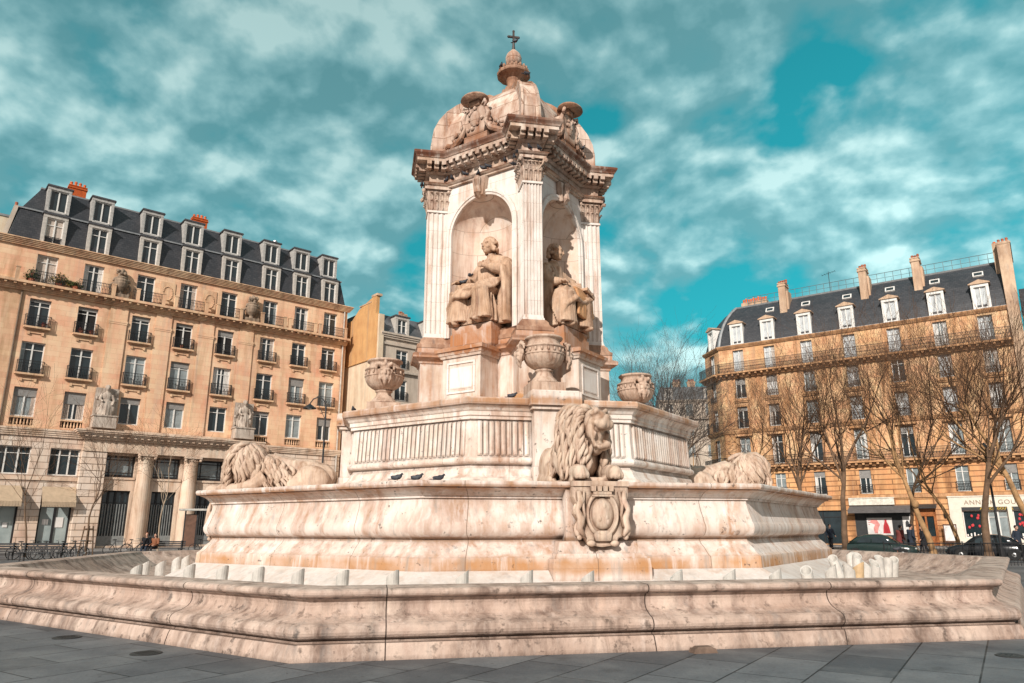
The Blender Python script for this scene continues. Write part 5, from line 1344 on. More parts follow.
# ================================================================== right building
RB = tag(empty('corner_apartment_building', RP0, RRZ), 'golden stone corner building with curved slate mansard and pedimented dormers behind the bare trees', 'building')
RC = [-20.45, -17.25, -13.62, -9.68, -5.82, -2.05, 1.4]
XA, XB = -22.5, 3.15
def rholes(xs): 
    L = []
    for x in xs: L += [(x - .55, x + .55, 17.35, 19.62), (x - .53, x + .53, 14.55, 16.75), (x - .53, x + .53, 11.45, 13.68), (x - .53, x + .53, 7.75, 10.5), (x - .5, x + .5, 4.62, 6.8)]
    return L
shopholes = [(-10.9, -6.3, .2, 3.1), (-6.1, -4.45, .15, 3.35), (-2.5, -1.05, .8, 3.05), (-.75, .75, .15, 3.05), (1.05, 2.6, .8, 3.05), (-15.5, -12, .2, 3.2), (-20.5, -17, .2, 3.2)]
m = MB(); facade(m, XA, XB, 7.0, 20.0, rholes(RC), .3)
m.quad((XB, 0, 0), (XB, 13, 0), (XB, 13, 20), (XB, 0, 20)); m.quad((-25, 13, 0), (-25, 13, 20), (XB, 13, 20), (XB, 13, 0)); m.quad((-25, 2.5, 0), (-25, 2.5, 20), (-25, 13, 20), (-25, 13, 0))
CHM = Matrix.Translation((XA, 0, 0)) @ Matrix.Rotation(-PI / 4, 4, 'Z') @ Matrix.Translation((-3.535, 0, 0))      # canted corner, x 0..3.535
m.M = CHM; facade(m, 0, 3.535, 7.0, 20.0, rholes([1.77]), .3); m.M = Matrix.Identity(4)
m.build('wall', F_R, RB)
m = MB(); facade(m, XA, XB, 0, 7.0, rholes(RC) + shopholes, .3); m.M = CHM; facade(m, 0, 3.535, 0, 7.0, rholes([1.77]), .3); m.build('rusticated_storey', F_RR, RB)
m = MB()
def rboth(fn):
    fn(XA - .1, XB); m.M = CHM; fn(0 - .1, 3.535 + .1); m.M = Matrix.Identity(4)
rboth(lambda a, b: (cornice(m, a, b, 19.86, 20.1, .24, 3, ends=False), m.box(a, b, -.28, .2, 20.1, 20.18)))
rboth(lambda a, b: (cornice(m, a, b, 16.72, 17.05, .55, 3, ends=False), m.box(a, b, -.8, .04, 17.05, 17.22)))
rboth(lambda a, b: (cornice(m, a, b, 10.95, 11.3, .25, 3, ends=False), cornice(m, a, b, 7.1, 7.4, .5, 3, ends=False), m.box(a, b, -.7, .04, 7.4, 7.55), band(m, a, b, 4.2, 4.5, .12)))
for x in [i * .6 for i in range(-37, 5)]: m.box(x - .09, x + .09, -.72, -.2, 16.86, 17.048); m.box(x - .1, x + .1, -.62, -.2, 7.2, 7.396)
for x in RC:
    for z in (13.75, 16.82): 
        m.box(x - .72, x + .72, -.1, .03, z - .1 if z < 14 else z - .2, z + .1 if z < 14 else z - .06)
    m.box(x - .8, x + .8, -.22, .03, 14.25, 14.42); m.box(x - .74, x + .74, -.14, .03, 14.1, 14.25); m.box(x - .85, x + .85, -.3, .03, 10.62, 10.82)
    for s in (-1, 1): m.box(x + s * .64 - .09, x + s * .64 + .09, -.07, .03, 11.4, 13.65); m.box(x + s * .64 - .09, x + s * .64 + .09, -.07, .03, 7.6, 10.6)
m.build('cornice', F_RT, RB)
for z, h in ((17.22, 1.0), (7.55, .95)):
    link('balcony_railing', cached(('rb', z), rail_mesh(XB - XA, h, .72, 230), IRON), RB, ((XA + XB) / 2, 0, z))
    o = link('balcony_railing', cached(('rbc', z), rail_mesh(3.7, h, .72, 32), IRON), RB); o.matrix_local = CHM @ Matrix.Translation((1.77, 0, z))
gi = 0
for j, x in enumerate(RC + [None]):
    par = RB
    if x is None:
        par = empty('corner_bay', (0, 0, 0), 0, RB); par.matrix_local = CHM; x = 1.77
    r = random.Random(j)
    for z0, z1, w_, rl in ((17.37, 19.62, 1.1, 0), (14.57, 16.75, 1.06, .5), (11.47, 13.68, 1.06, .85), (7.77, 10.5, 1.06, 0), (4.64, 6.8, 1.0, .8)):
        g_ = r.choice([GLASSW, GLASSW, GLASSL, GLASS]) if z0 > 11 else r.choice([GLASS, GLASSL, GLASS])
        if z0 > 16 and j in (0,): g_ = GLASSW
        window(par, x, z0, z1, w_, .3, glass=g_, rail=rl, rdep=.12, rw=w_ + .1, trans=.76 if r.random() < .6 else 0, bar=.06, curt=True, blind=r.choice((0, 0, .2, .35)) if z0 < 16 else 0)
def rring(i, z): t = math.tan(PI / 8) * i; return [(XB - .0, i, z), (XA + t, i, z), (-25 + i, 2.5 + t, z), (-25 + i, 13, z), (XB, 13, z)]
m = MB(); planmesh(m, [rring(.1, 20.18), rring(.3, 21.0), rring(.62, 21.9), rring(1.05, 22.8), rring(1.6, 23.6), rring(2.3, 24.4), rring(3.1, 25.05), rring(3.3, 25.15), rring(4.5, 25.4)])
rroof = m.build('roof', SLATE, RB)
m = MB()
for i0, z0 in ((3.05, 25.0),): planmesh(m, [rring(i0, z0), rring(i0 - .06, z0 + .16), rring(i0 + .3, z0 + .22)], caps=(False, False))
pts = []
for i, z in ((.1, 20.18), (.3, 21.0), (.62, 21.9), (1.05, 22.8), (1.6, 23.6), (2.3, 24.4), (3.1, 25.05)): pts.append((XA + math.tan(PI / 8) * i, i, z + .03))
m.tube(pts, .17, 6); m.box(XA - .2, XB, -.1, .2, 20.18, 20.26)
m.build('zinc_flashing', ZINC, rroof)
for x in RC: dormer(RB, x, 20.22, 22.6, 1.36, .0, 1.5, PAINT, 'ped', .92, GLASSW, F_CHIM, trans=0)
o = dormer(RB, 0, 20.22, 22.6, 1.36, .0, 1.5, PAINT, 'ped', .92, GLASSW, F_CHIM, trans=0); o.matrix_local = CHM @ Matrix.Translation((1.77, 0, 20.22))
for x in RC[1:]:
    m = MB(); m.M = Matrix.Translation((x, 1.55, 23.62)) @ Matrix.Rotation(-.62, 4, 'X')
    for a, b, c, d in ((-.42, .42, 0, .1), (-.42, .42, .5, .6), (-.42, -.32, .1, .5), (.32, .42, .1, .5)): m.box(a, b, -.1, .05, c, d)
    s = m.build('skylight', PAINT, RB); m2 = MB(); m2.M = m.M; m2.box(-.32, .32, -.06, .03, .1, .5); m2.build('pane', GLASS if x != -4.0 else GLASSW, s)
for x, n in ((-15.75, 4), (-8.0, 3), (-3.35, 3)):
    m = MB(); m.box(x - .38, x + .32, 1.35, 2.6, 22.9, 26.4); m.box(x - .46, x + .4, 1.27, 2.7, 26.1, 26.25); m.box(x - .44, x + .38, 1.3, 2.66, 26.4, 26.5)
    m.box(x + .32, x + .5, 1.6, 2.9, 23.2, 25.6)
    c = m.build('chimney', F_CHIM, RB); pots(c, x, 1.9, 26.5, n, TERRAD, .24, .4)
m = MB(); m.box(-21.0, -18.2, 4.2, 5.0, 24.6, 25.9); c = m.build('chimney', F_CHIM, RB); pots(c, -19.6, 4.6, 25.9, 10, TERRA, .27, .5)
m = MB(); m.box(XB, XB + .85, -.25, 12, 0, 19.6); m.loft([[(XB, -.25, 19.6), (XB + .85, -.25, 19.6), (XB + .85, 11, 19.6), (XB, 11, 19.6)], [(XB, .9, 26.3), (XB + 1.0, .9, 26.3), (XB + 1.0, 7, 26.3), (XB, 7, 26.3)]])
m.box(XB - .06, XB + 1.06, .82, 7.1, 26.05, 26.2); m.box(XB - .35, XB, 1.6, 3.4, 22.6, 26.5)
c = m.build('party_wall', F_CHIM, RB); pots(c, XB + .5, 1.3, 26.3, 3, TERRAD, .3, .35); pots(c, XB - .15, 2.2, 26.5, 1, TERRA, .3, .35)
m = MB()
xr = [XA + 2.5 + i * .72 for i in range(32)]
for x in xr: m.box(x - .02, x + .02, 3.4, 3.44, 25.1, 26.2)
m.tube([(xr[0], 3.42, 26.2), (xr[-1] + .5, 3.42, 26.2)], .03, 5); m.tube([(xr[0], 3.42, 25.7), (xr[-1] + .5, 3.42, 25.7)], .02, 5)
m.build('ridge_railing', plain('grey_iron', (.12, .16, .17), .5), RB)
m = MB(); m.tube([(-11.6, 4, 25.2), (-11.6, 4, 27.6)], .03, 5); m.tube([(-12.3, 4, 27.3), (-10.9, 4, 27.55)], .02, 4)
for i in range(6): m.tube([(-12.2 + .25 * i, 3.7, 27.32 + .045 * i), (-12.2 + .25 * i, 4.3, 27.32 + .045 * i)], .012, 4)
m.build('aerial', IRON, RB)
def text_mesh(body, size, name, mat, parent, loc, ext=.015):
    cu = bpy.data.curves.new(name, 'FONT'); cu.body = body; cu.size = size; cu.extrude = ext; cu.align_x = 'CENTER'; cu.space_character = 1.15
    o = bpy.data.objects.new(name, cu); col.objects.link(o)
    bpy.context.view_layer.update()
    me = bpy.data.meshes.new_from_object(o.evaluated_get(bpy.context.evaluated_depsgraph_get()))
    bpy.data.objects.remove(o); me.materials.clear(); me.materials.append(mat)
    o = link(name, me, parent, loc); o.rotation_euler = (PI / 2, 0, 0); return o
# shop fronts (ground storey)
m = MB(); m.box(-11.3, -7.55, -.18, -.005, 3.62, 4.2); m.box(-11.3, -7.5, -.24, .0, 4.2, 4.28); sf = m.build('shop_fascia', plain('cream_fascia', (.7, .66, .58), .5), RB)
m = MB(); m.box(-10.9, -6.3, .06, .12, .2, 3.1)
for x in (-10.9, -10.05, -7.2, -6.32): m.box(x - .05, x + .05, -.02, .08, .2, 3.1)
m.build('shop_panel', SHOPG, RB)
m = MB(); m.box(-10.05, -7.95, .02, .058, 1.0, 2.5); po = m.build('poster', PAPER, RB)
m = MB(); m.prism([(-8.75, 1.15), (-8.15, 1.15), (-8.25, 1.8), (-8.38, 2.15), (-8.38, 2.35), (-8.55, 2.35), (-8.55, 2.15), (-8.68, 1.8)], .005, .03); m.build('red_figure', RED, po)
m = MB(); m.prism([(-9.45, 1.15), (-9.2, 1.15), (-9.1, 1.6), (-8.95, 1.9), (-9.15, 2.3), (-9.6, 2.35), (-9.75, 2.1), (-9.35, 1.9), (-9.5, 1.6)], .005, .03); m.build('pink_figure', PINKP, po)
m = MB(); 
for i in range(3): m.box(-9.9, -9.75 + .06 * i, .01, .03, 1.9 + .16 * i, 1.94 + .16 * i)
m.build('caption', RED, po)
m = MB(); m.box(-7.1, -6.4, .02, .058, 1.1, 2.6); p2 = m.build('notice', PAPER, RB); m = MB(); m.prism([(-6.9, 1.7), (-6.6, 1.7), (-6.62, 2.1), (-6.75, 2.3), (-6.88, 2.1)], .005, .03); m.build('emblem', SHOPG, p2)
m = MB(); m.loft([[(-11.3, -.02, 3.55), (-6.2, -.02, 3.55), (-6.2, -1.1, 3.15), (-11.3, -1.1, 3.15)], [(-11.3, -.02, 3.5), (-6.2, -.02, 3.5), (-6.2, -1.1, 3.1), (-11.3, -1.1, 3.1)]]); m.box(-11.3, -6.2, -1.12, -1.08, 2.9, 3.15); m.build('awning', AWNG, RB)
m = MB(); m.box(-6.1, -5.9, -.02, .2, .15, 3.2); m.box(-4.65, -4.45, -.02, .2, .15, 3.2); m.box(-6.1, -4.45, -.02, .2, 2.6, 3.35); m.box(-5.35, -5.2, .02, .2, .15, 2.6)
for x0, x1 in ((-5.9, -5.35), (-5.2, -4.65)): m.box(x0, x1, .05, .2, .15, .9)
dd = m.build('wooden_door', WOODO, RB); m = MB(); m.quad((-5.9, .15, .9), (-4.65, .15, .9), (-4.65, .15, 2.6), (-5.9, .15, 2.6)); m.build('pane', GLASS, dd)
m = MB(); m.loft([[(-6.2, -.02, 3.6), (-4.3, -.02, 3.6), (-4.3, -.6, 3.3), (-6.2, -.6, 3.3)], [(-6.2, -.02, 3.55), (-4.3, -.02, 3.55), (-4.3, -.6, 3.25), (-6.2, -.6, 3.25)]]); m.build('door_hood', SHOPG, RB)
m = MB(); m.ball((-3.75, -.12, 2.7), (.13, .1, .3)); m.tube([(-3.75, -.05, 3.05), (-3.75, -.15, 3.0)], .03, 5); m.build('wall_lantern', IRON, RB)
m = MB()
m.box(-3.4, -2.5, -.14, -.005, .15, 4.15); m.box(2.6, 3.1, -.14, -.005, .15, 4.15); m.box(-2.5, 2.6, -.14, -.005, 3.3, 4.15); m.box(-3.45, 3.12, -.2, .0, 4.15, 4.24)
m.box(-1.05, -.75, -.14, -.005, .15, 3.3); m.box(.75, 1.05, -.14, -.005, .15, 3.3); m.box(-2.5, -1.05, -.14, -.005, .15, .8); m.box(1.05, 2.6, -.14, -.005, .15, .8); m.box(-3.3, -2.6, -.17, -.14, .5, 3.2, .02, 0)
sh = m.build('white_shopfront', plain('shopfront_white', (.74, .68, .58), .5, var=.08), RB)
text_mesh('ANNICK GOUTAL', .52, 'fascia_lettering', GREYTXT, sh, (0.1, -.15, 3.52))
m = MB(); m.box(-2.5, 2.6, -.1, -.005, 3.05, 3.3); tp = m.build('transom_panel', SHOPG, sh); text_mesh('ANNICK GOUTAL', .26, 'transom_lettering', YELLOW, sh, (.0, -.11, 3.08))
for a, b in ((-2.5, -1.05), (1.05, 2.6)):
    w_ = window(RB, (a + b) / 2, .8, 3.05, b - a, .3, cols=1, trans=0, glass=GLASS, name='display_window')
    m = MB()
    for i in range(8): m.ball((rnd.uniform(-.4, .4), -.05, rnd.uniform(.8, 1.9)), (.09, .02, .12), n=8, k=5)
    m.build('display', RED, w_)
    m = MB()
    for i in range(5): m.box(-.6 + .25 * i, -.5 + .25 * i, -.05, -.02, .15, .3 + .07 * (i % 3))
    m.build('goods', PAPER, w_)
window(RB, 0, .15, 3.05, 1.5, .3, cols=2, trans=.8, glass=GLASSL, bar=.12, name='glass_door')
for a, b, c_, d in shopholes[5:]: window(RB, (a + b) / 2, c_, d, b - a, .3, cols=2, trans=.8, glass=GLASS, fmat=IRON, name='shop_window')
def RW(x, y, z, rz=0): return Matrix.Translation(RP0) @ Matrix.Rotation(RRZ, 4, 'Z') @ Matrix.Translation((x, y, z)) @ Matrix.Rotation(rz, 4, 'Z')
m = MB()
for x in (-.5, .42): m.box(x, x + .08, -.04, .04, .0, 1.75)
m.box(-.5, .5, -.04, .04, 1.68, 1.78); m.box(-.5, .5, -.04, .04, .3, .4); m.box(-.5, .5, -.2, .2, .0, .05)
o = m.build('menu_board', BROWNF, None); m = MB(); m.box(-.42, .42, -.03, .03, .42, 1.66); m.build('menu_sheet', PAPER, o)
o.matrix_world = RW(-3.5, -.7, .14); tag(o, 'brown framed notice board with a white sheet beside the orange wooden door', 'sign')
# dark next-door building at the far right
NR = tag(empty('neighbour_building', RP0, RRZ), 'lower brown building just visible past the tall party wall at the right edge', 'building')
hs = [(6.5 + 3 * i - .5, 6.5 + 3 * i + .5, 4.5 + 3 * j, 6.5 + 3 * j) for i in range(5) for j in range(5)]
m = MB(); facade(m, XB + 1.0, 24, 0, 19.2, hs, .25, y=.3); m.quad((XB + 1.0, .3, 19.2), (24, .3, 19.2), (24, 12, 19.2), (XB + 1.0, 12, 19.2)); m.build('wall', F_R, NR)
for a, b, c_, d in hs: window(NR, (a + b) / 2, c_, d, 1.0, .25, y=.3, glass=GLASSL, trans=.75)
m = MB(); m.loft([[(XB + 1.02, .2, 19.2), (24, .2, 19.2), (24, 12, 19.2), (XB + 1.02, 12, 19.2)], [(XB + 1.02, 2, 22), (24, 2, 22), (24, 10, 22), (XB + 1.02, 10, 22)]]); m.build('roof', SLATE, NR)

# ================================================================== far street buildings between the tower and the corner building
def far_building(x0, x1, y, zc, zt, wallm, label, seed, rz=-.12):
    r = random.Random(seed)
    t = tag(empty('distant_building', (x0, y, 0), rz), label, 'building')
    L = x1 - x0; n = int(L / 2.4)
    xs = [L * (i + .5) / n for i in range(n)]
    hs = [(x - .55, x + .55, zz, zz + 1.9) for x in xs for zz in [zc - 2.5 - 3.1 * k for k in range(int(zc / 3.1) - 1)]]
    m = MB(); facade(m, 0, L, 0, zc, hs, .25); m.quad((0, 0, 0), (0, 0, zc), (0, 10, zc), (0, 10, 0)); m.quad((L, 0, 0), (L, 10, 0), (L, 10, zc), (L, 0, zc)); cornice(m, 0, L, zc - .3, zc, .35, 2)
    band(m, 0, L, zc - 3.0, zc - 2.85, .4)
    m.build('wall', wallm, t)
    m = MB(); m.loft([[(0, 0, zc), (L, 0, zc), (L, 10, zc), (0, 10, zc)], [(.3, 1, zt - .2), (L - .3, 1, zt - .2), (L - .3, 9, zt - .2), (.3, 9, zt - .2)], [(.6, 2.5, zt), (L - .6, 2.5, zt), (L - .6, 8, zt), (.6, 8, zt)]]); m.build('roof', plain('far_slate', (.13, .14, .15), .6), t)
    for h in hs: window(t, (h[0] + h[1]) / 2, h[2], h[3], 1.1, .25, glass=r.choice([GLASS, GLASSL]), trans=0, rail=.8, rdep=.1)
    for x in xs[::2]: dormer(t, x, zc + .05, zc + 1.9, 1.3, .1, 1.2, PAINTG, 'flat', .8, GLASS)
    for k in range(2):
        x = L * r.uniform(.2, .8); chimney(t, x - .6, x + .6, 4, 4.8, zt - .3, zt + 1.2, F_CHIM, 4, TERRAD, True, .25, .4)
far_building(22.6, 31.5, 110, 20.6, 23.0, F_GREY, 'grey mansarded building down the side street behind the bare trees', 1)
far_building(14.6, 22.3, 113, 18.4, 21.2, F_WHITE, 'pale building far down the street just right of the tower', 2)
# ================================================================== trees
def grow(tm, cm, p, d, L, R, lvl, r, maxl, spread, up, gnarl, kids):
    n = 5 if lvl < 2 else 4
    pts = [Vector(p)]; dd = Vector(d).normalized(); rad = [R]
    end = R * (.55 if lvl < maxl else .3)
    for i in range(n):
        dd = (dd + Vector((r.gauss(0, gnarl), r.gauss(0, gnarl), r.gauss(0, gnarl) + up * (.25 if lvl else .05)))).normalized()
        pts.append(pts[-1] + dd * L / n); rad.append(max(.005, R + (end - R) * (i + 1) / n))
    (tm if lvl < 2 else cm).tube([tuple(q) for q in pts], rad, 8 if lvl == 0 else 6 if lvl == 1 else 4 if lvl == 2 else 3, caps=lvl == 0)
    if lvl >= maxl: return
    k = kids[lvl] if lvl < len(kids) else kids[-1]
    for j in range(k):
        f = r.uniform(.35, 1.0) if lvl else r.uniform(.72, 1.0)
        if j == 0: f = 1.0
        q = f * n; i = min(int(q), n - 1); b = pts[i].lerp(pts[i + 1], q - i)
        ax = dd.orthogonal(); ax.rotate(Quaternion(dd, r.uniform(0, 2 * PI)))
        nd = dd.copy(); nd.rotate(Quaternion(ax, r.gauss(spread, .2) * (.55 if j == 0 else 1)))
        rr = rad[i] * r.uniform(.42, .66) if j else rad[-1] * .9
        grow(tm, cm, b, nd, L * r.uniform(.6, .85), rr, lvl + 1, r, maxl, spread, up, gnarl, kids)
def tree(name, label, loc, trunk_h, R, lean, seed, bark, twig, kids=(4, 4, 4, 4, 3), maxl=5, spread=.6, up=.25, gnarl=.14, group=None, L0=None, burl=False):
    r = random.Random(seed); tm = MB(); cm = MB()
    t = empty(name, loc)
    # root flare
    tm.tube([(0, 0, -.1), (0, 0, .15), (0, 0, .5)], [R * 1.9, R * 1.35, R * 1.02], 9)
    d = Vector((lean[0], lean[1], 1))
    grow(tm, cm, (0, 0, .3), d, trunk_h, R, 0, r, maxl, spread, up, gnarl, kids)
    if burl: tm.ball(d * (trunk_h * .62), (R * 1.12, R * 1.12, R * 1.3), n=10, k=8)
    tm.build('trunk', bark, t, smooth=True); cm.build('crown', twig, t)
    return tag(t, label, 'tree', group)
TG = 'bare plane trees in front of the golden building'
KB = (6, 5, 4, 3, 3)
tree('plane_tree', 'dark bare tree with a straight trunk in front of the charcoal shop panel', (18.6, 42, 0), 4.9, .19, (-.03, 0), 31, BARK, TWIG, KB, 5, .5, .32, .10, TG)
tree('plane_tree', 'pale ochre-barked tree leaning left with a knotted trunk before the wooden door', (22.35, 40, 0), 4.6, .17, (-.22, 0), 52, BARKY, TWIG, KB, 5, .52, .34, .11, TG, burl=True)
tree('plane_tree', 'dark tree with a thick straight trunk before the white shopfront', (22.75, 36, 0), 4.5, .19, (.02, 0), 85, BARK, TWIG, KB, 5, .55, .28, .08, TG)
tree('plane_tree', 'ochre-barked tree leaning left at the right edge of the view', (25.6, 36, 0), 4.8, .19, (-.16, 0), 34, BARKY, TWIG, KB, 5, .52, .34, .11, TG)
tree('plane_tree', 'slender pale tree behind the thick dark trunk, in front of the display window', (26.2, 44, 0), 4.4, .13, (-.02, 0), 35, BARKY, TWIG, (4, 4, 4, 3, 3), 5, .5, .28, .12, TG)
tree('plane_tree', 'dark forked tree rising behind the right stone lion', (18.2, 46, 0), 4.6, .18, (-.05, 0), 46, BARK, TWIG, KB, 5, .55, .32, .12, TG)
tree('plane_tree', 'slim dark tree between the two shops, further back', (24.9, 47, 0), 5.0, .13, (.02, 0), 77, BARK, TWIG, KB, 5, .5, .32, .11, TG)
tree('plane_tree', 'small orange-barked tree at the canted corner of the golden building', (16.2, 61, 0), 4.4, .2, (-.08, 0), 38, BARKY, TWIG, (4, 4, 4, 3, 3), 5, .5, .3, .12, TG)
tree('plane_tree', 'bare tree by the corner building, left of the forked one', (15.3, 50, 0), 4.2, .17, (.04, 0), 39, BARKY, TWIG, (4, 4, 4, 3, 3), 5, .55, .25, .13, TG)
tree('tall_bare_tree', 'tall finely twigged grey tree against the sky between the tower and the golden building', (15.6, 66, 0), 7.0, .36, (-.0, 0), 40, plain('grey_bark', (.16, .12, .09), .85), TWIGG, (8, 6, 5, 4, 4), 5, .72, .22, .11)
YG = 'young bare street trees before the beige building'
for loc, h, lean, seed, lab in (((-28.4, 44, 0), 3.4, (.05, 0), 61, 'thin young tree in front of the shop awnings at the far left, by the bicycles'), ((-23.75, 42, 0), 3.2, (.015, 0), 62, 'thin young tree held by wooden stakes in front of the portico pier'),
                                 ((-23.5, 50, 0), 3.6, (-.0, 0), 63, 'slim pale-trunked young tree standing between the two portico columns')):
    tree('young_tree', lab, loc, h, .06, lean, seed, BARK if seed < 63 else plain('pale_bark', (.34, .26, .19), .85), TWIG, (6, 4, 3, 3), 4, .62, .2, .1, YG)
m = MB()
for a in range(4):
    x = .38 * math.cos(a * PI / 2 + .4); y = .38 * math.sin(a * PI / 2 + .4); m.tube([(x, y, 0), (x * .55, y * .55, 1.75)], .035, 6)
for z in (.9, 1.55): m.lathe([(.26, z), (.28, z), (.28, z + .07), (.26, z + .07)], 4)
o = m.build('tree_stakes', BARK, None); o.location = (-23.75, 42, 0); tag(o, 'wooden tripod of stakes around the young tree before the portico pier', 'tree stakes')

# ================================================================== street furniture
def street_lamp(loc, h, label, arm=(-1, 0), two=False):
    m = MB(); m.lathe([(.14, 0), (.14, .5), (.09, .6), (.075, 1.2), (.05, h)], 10)
    dx, dy = arm
    m.tube([(0, 0, h - .3), (dx * .1, dy * .1, h + .3), (dx * .45, dy * .45, h + .62), (dx * .85, dy * .85, h + .45), (dx * 1.05, dy * 1.05, h + .15)], .04, 7)
    m.tube([(0, 0, h - .9), (dx * .3, dy * .3, h - .3), (dx * .5, dy * .5, h + .1)], .02, 5)
    t = m.build('street_lamp', IRON, None)
    m = MB(); m.lathe([(.05, .15), (.1, .1), (.3, -.05), (.42, -.12), (.42, -.16), (.05, -.1)], 14, c=(dx * 1.05, dy * 1.05, h)); s = m.build('lamp_shade', IRON, t)
    m = MB(); m.ball((dx * 1.05, dy * 1.05, h - .14), (.14, .14, .1)); m.build('bulb', LAMPGL, s)
    t.location = loc; return tag(t, label, 'street lamp')
street_lamp((-11.9, 46, 0), 9.2, 'black street lamp with curved arm behind the left stone lion')
def slim_lamp(loc, h, label):
    m = MB(); m.lathe([(.12, 0), (.12, .6), (.07, .7), (.045, h)], 10); t = m.build('street_lamp', IRON, None)
    m = MB(); m.lathe([(.05, h), (.12, h + .1), (.2, h + .45), (.22, h + .5), (.1, h + .62), (.02, h + .72)], 8); m.build('lantern', IRON, t)
    t.location = loc; t.rotation_euler = (0, -.01, 0); return tag(t, label, 'street lamp')
slim_lamp((24.7, 38, 0), 5.2, 'slim black lamp post in front of the white shopfront')
def railing(x0, y0, x1, y1, label, h=.95):
    m = MB(); a = Vector((x0, y0, 0)); b = Vector((x1, y1, 0)); L = (b - a).length; n = int(L / .14)
    m.tube([a + Vector((0, 0, h)), b + Vector((0, 0, h))], .025, 6); m.tube([a + Vector((0, 0, .15)), b + Vector((0, 0, .15))], .02, 6)
    for i in range(n + 1):
        p = a.lerp(b, i / n); q = .028 if i % 12 == 0 else .011
        m.tube([p, p + Vector((0, 0, h + (.08 if q > .02 else 0)))], q, 5)
    o = m.build('railing', IRON, None); return tag(o, label, 'railing')
railing(16.5, 33.4, 20.6, 33.2, 'low black railing in front of the dark green-black parked car')
railing(20.7, 33.2, 26.5, 32.8, 'low black railing at the right end, before the parked car by the white shopfront')
def drain(p, label, r=.2):
    m = MB(); m.lathe([(r, -.005), (r, .006), (r - .015, .012), (r - .03, .009), (.001, .009)], 20)
    for i in range(5): m.box(-r * .6, r * .6, -.012 + (i - 2) * .06, .012 + (i - 2) * .06, .009, .013)
    o = m.build('drain_cover', plain('cast_iron', (.035, .033, .032), .6), None); o.location = p; o.rotation_euler.z = .8; tag(o, label, 'drain cover')
drain((-6.75, 11.76, .002), 'round iron drain cover further left on the paving'); drain((-4.84, 10.31, .002), 'round iron drain cover nearer the front corner of the outer basin'); drain((6.42, 10.06, .002), 'round iron drain cover at the right end of the paving', .17)
m = MB(); m.box(-.28, .28, -.2, .1, 0, .07, .03, .02); m.box(-.2, .22, -.18, .08, .07, .1, .05, .03); o = m.build('stone_chip', plain('brown_stone', (.15, .1, .075), .85, var=.4), None); o.scale = (.6, .6, .8); o.location = Floc(.02, -12.98, .0); o.rotation_euler.z = TH; tag(o, 'broken brown block lying at the foot of the outer basin', 'stone block')
# bus-stop style shelter slab near the portico
m = MB(); m.box(-.95, .95, -.5, .5, 2.72, 2.84); t = m.build('shelter', plain('pale_panel', (.5, .48, .44), .6), None)
m = MB(); m.box(-.62, -.54, -.05, .05, 0, 2.72); m.box(.1, .2, -.05, .05, 0, 2.72); m.build('post', IRON, t)
m = MB(); m.box(-.54, .1, -.06, .06, .5, 2.5); m.build('panel', BROWNF, t)
t.location = (-20.4, 48, 0); t.rotation_euler.z = .3; tag(t, 'small flat-roofed shelter with a brown panel beside the portico column', 'shelter')
def bench(loc, rz, label, L=2.2):
    m = MB()
    for y in (-.18, -.06, .06, .18): m.box(-L / 2, L / 2, y - .045, y + .045, .42, .46)
    t = m.build('bench', IRON, None)
    m = MB()
    for z in (.58, .7, .82): m.box(-L / 2, L / 2, .24 + (z - .5) * .15, .27 + (z - .5) * .15, z - .045, z + .045)
    m.build('backrest', IRON, t)
    for s in (-1, 1):
        m = MB(); x = s * (L / 2 - .2); m.box(x - .03, x + .03, -.2, -.14, 0, .42); m.box(x - .03, x + .03, .16, .24, 0, .9); m.box(x - .03, x + .03, -.2, .24, .38, .42); m.build('leg', IRON, t)
    t.location = loc; t.rotation_euler.z = rz; tag(t, label, 'bench')
bench((-24.1, 38.6, 0), .1, 'black slatted bench before the bicycles at the far left'); bench((-21.4, 46, 0), .05, 'black slatted bench where the couple sits, before the portico', 2.6)
bench((-27.2, 39.5, 0), .1, 'black slatted bench at the very left edge beside the bicycles')
def make_bike(fr):
    t = empty('bicycle')
    for x in (-.52, .52):
        m = MB(); n = 24
        pts = [(x + .33 * math.cos(2 * PI * i / n), 0, .34 + .33 * math.sin(2 * PI * i / n)) for i in range(n + 1)]
        m.tube(pts, .022, 6, False); w_ = m.build('wheel', TYRE, t)
        m = MB(); m.tube([(x, -.04, .34), (x, .04, .34)], .03, 8)
        for i in range(12):
            a = PI * i / 6; m.tube([(x, 0, .34), (x + .32 * math.cos(a), 0, .34 + .32 * math.sin(a))], .004, 3)
        m.build('spokes', STEEL, w_)
    m = MB(); bb = (-.06, 0, .3); st = (-.2, 0, .85); hd = (.36, 0, .85)
    for a, b in ((bb, st), (st, hd), (bb, (.38, 0, .7)), (bb, (-.52, 0, .34)), ((-.19, 0, .78), (-.52, 0, .34)), ((.34, 0, .95), (.52, 0, .34))): m.tube([a, b], .02, 6)
    m.build('frame', fr, t)
    m = MB(); m.tube([(.25, -.28, .98), (.34, -.15, 1.0), (.34, .15, 1.0), (.25, .28, .98)], .014, 6); m.tube([(.34, 0, .9), (.34, 0, 1.0)], .015, 6); m.build('handlebar', STEEL, t)
    m = MB(); m.ball((-.22, 0, .93), (.14, .07, .035)); m.tube([(-.2, 0, .84), (-.21, 0, .92)], .014, 6); m.build('saddle', TYRE, t)
    m = MB(); m.tube([bb, (.04, .06, .14)], .012, 5); m.tube([bb, (-.16, -.06, .44)], .012, 5); m.lathe([(.09, -.01), (.09, .01)], 14, c=(bb[0], 0, bb[2])) ; m.build('crank', STEEL, t)
    return t
bk = make_bike(IRON)
BG = 'bicycles parked at the far left'
